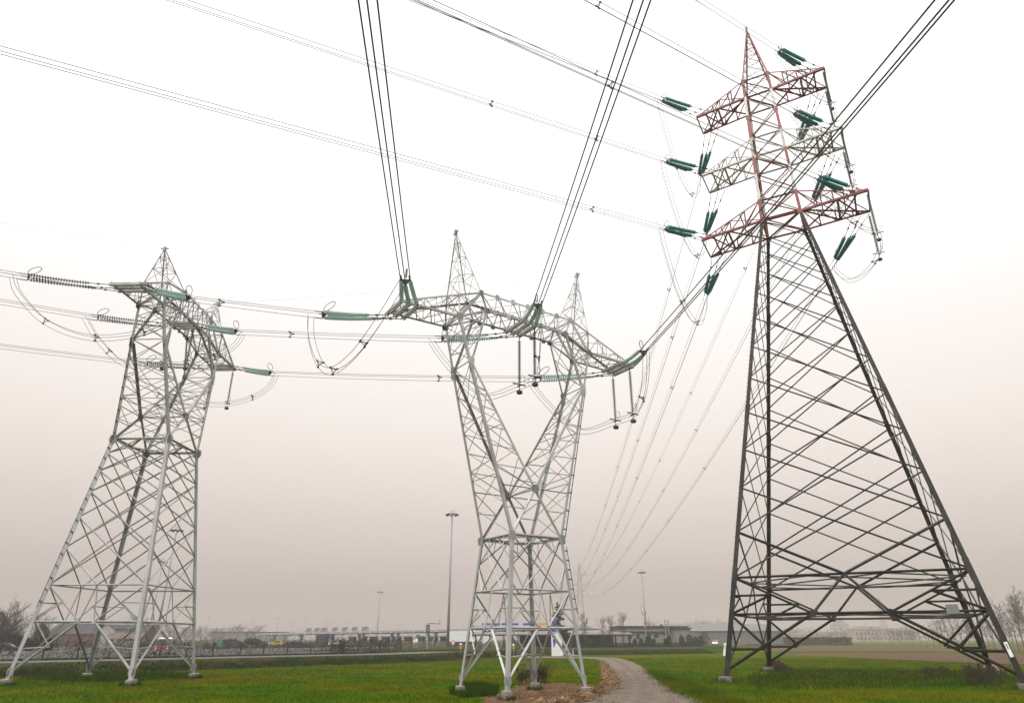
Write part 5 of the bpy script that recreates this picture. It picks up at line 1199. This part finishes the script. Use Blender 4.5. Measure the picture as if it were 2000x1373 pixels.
def conifer(label,loc,H_,w,seed,flat=False):
    r=random.Random(seed); root=thing('conifer_tree',label,'tree',loc,r.uniform(0,6)); t=MB(); t.tube([(0,0,-.1),(.1,0,H_*.6),(.25,0,H_)],[.22,.12,.03],6); obj('trunk',t,BARK,root); mb=MB(); n=46
    for i in range(n):
        u=(i+.5)/n; z=H_*(.10+.88*u); L_=w*(1-u)**(.75 if not flat else .35)*r.uniform(.55,1.15)+.15; a=r.uniform(0,6.283); d=V3(math.cos(a),math.sin(a),0); k=max(6,int(L_*26))
        for j in range(k):
            s=L_*r.random()**.7; p=d*s+V3(0,0,z+(-.22*s+.10*s*s/max(L_,.3) if not flat else .12*s)); sd=V3(-d.y,d.x,0)*r.gauss(0,.16+.12*s); q=p+sd; l=r.uniform(.3,.75); v=V3(r.gauss(0,.5)+d.x*.5,r.gauss(0,.5)+d.y*.5,r.gauss(-.45,.3)).normalized()*l; uu=V3(r.gauss(0,1),r.gauss(0,1),r.gauss(0,.3)).normalized()*.2; mb.add([q-uu,q+uu,q+v],[(0,1,2)])
    obj('foliage',mb,CONIF,root); return root
conifer('dark drooping conifer standing behind the white totem sign',gp_(1093,168,.3),zat(1176,1092,168),3.1,61)
conifer('flat topped cedar peeking over the pale gabled house',gp_(226,228),zat(1229,226,228)-PLAT,4.2,62,True)
# --- dead weeds by the pylon feet
def weed(label,loc,H_,n,w,seed,group):
    r=random.Random(seed); root=thing('weed_clump',label,'weed',loc,0,group); mb=MB(); lf=MB()
    for _ in range(n):
        a=r.uniform(0,6.28); b=V3(r.gauss(0,w*.5),r.gauss(0,w*.5),-.03); d=V3(math.cos(a)*r.uniform(.05,.4),math.sin(a)*r.uniform(.05,.4),1); h=H_*r.uniform(.5,1.1); p=[b,b+d*h*.5,b+d*h+V3(r.gauss(0,.1),r.gauss(0,.1),0)]; mb.tube(p,[.014,.010,.006],3,False)
        for k in range(7): q=p[1].lerp(p[2],r.random())+V3(r.gauss(0,.05),r.gauss(0,.05),0); mb.tube([q,q+V3(r.gauss(0,.12),r.gauss(0,.12),r.uniform(0,.15))],.007,3,False); u=V3(r.gauss(0,1),r.gauss(0,1),r.gauss(0,1)).normalized()*.06; lf.add([q-u,q+u,q+V3(0,0,.09)],[(0,1,2)])
    obj('stalks',mb,DEADP,root); obj('dead_leaves',lf,DEADP,root); return root
for px,py,H_,n,w,lab in((1018,1338,.9,26,.35,'brown weeds left of the rear leg of the middle pylon'),(1043,1336,1.15,40,.5,'brown weeds around the rear foot of the middle pylon'),(1060,1336,1.25,30,.35,'tall brown weeds right of the rear leg of the middle pylon'),(1915,1338,1.2,60,.9,'spreading dead brush on the grass before the right rear leg of the dark pylon'),(1945,1325,.9,40,.8,'dead brown brush beside the right rear foot of the dark pylon'),(1815,1325,.8,22,.5,'small brown weeds in the grass under the dark pylon'),(1845,1320,.7,14,.3,'few thin brown stalks in the grass under the dark pylon')):
    p=gnd(px,py,0); weed(lab,(p.x,p.y,.02),H_,n,w,int(px),'dead weeds near the pylon feet')
tp=gp([(1915,1304),(1935,1300),(1960,1305),(1958,1311),(1925,1311)]); patch('stone_heap',tp,RIDGE,.35,.2,1.6,.25,'structure',.9); stones('heap_stones',tp,180,.06,.2,66,STONE,dg(tp,.35,.9))
# ------------------------------------------------------------ haze
hm=bpy.data.materials.new('haze'); hm.use_nodes=True; t=hm.node_tree; t.nodes.clear(); o_=t.nodes.new('ShaderNodeOutputMaterial'); pv=t.nodes.new('ShaderNodeVolumePrincipled')
pv.inputs['Color'].default_value=(.76,.70,.682,1); pv.inputs['Density'].default_value=HAZE; pv.inputs['Anisotropy'].default_value=0.0; t.links.new(pv.outputs[0],o_.inputs['Volume'])
mb=MB(); mb.box((0,0,33.5),(4020,4020,69)); setting('haze',mb,hm,'stuff')
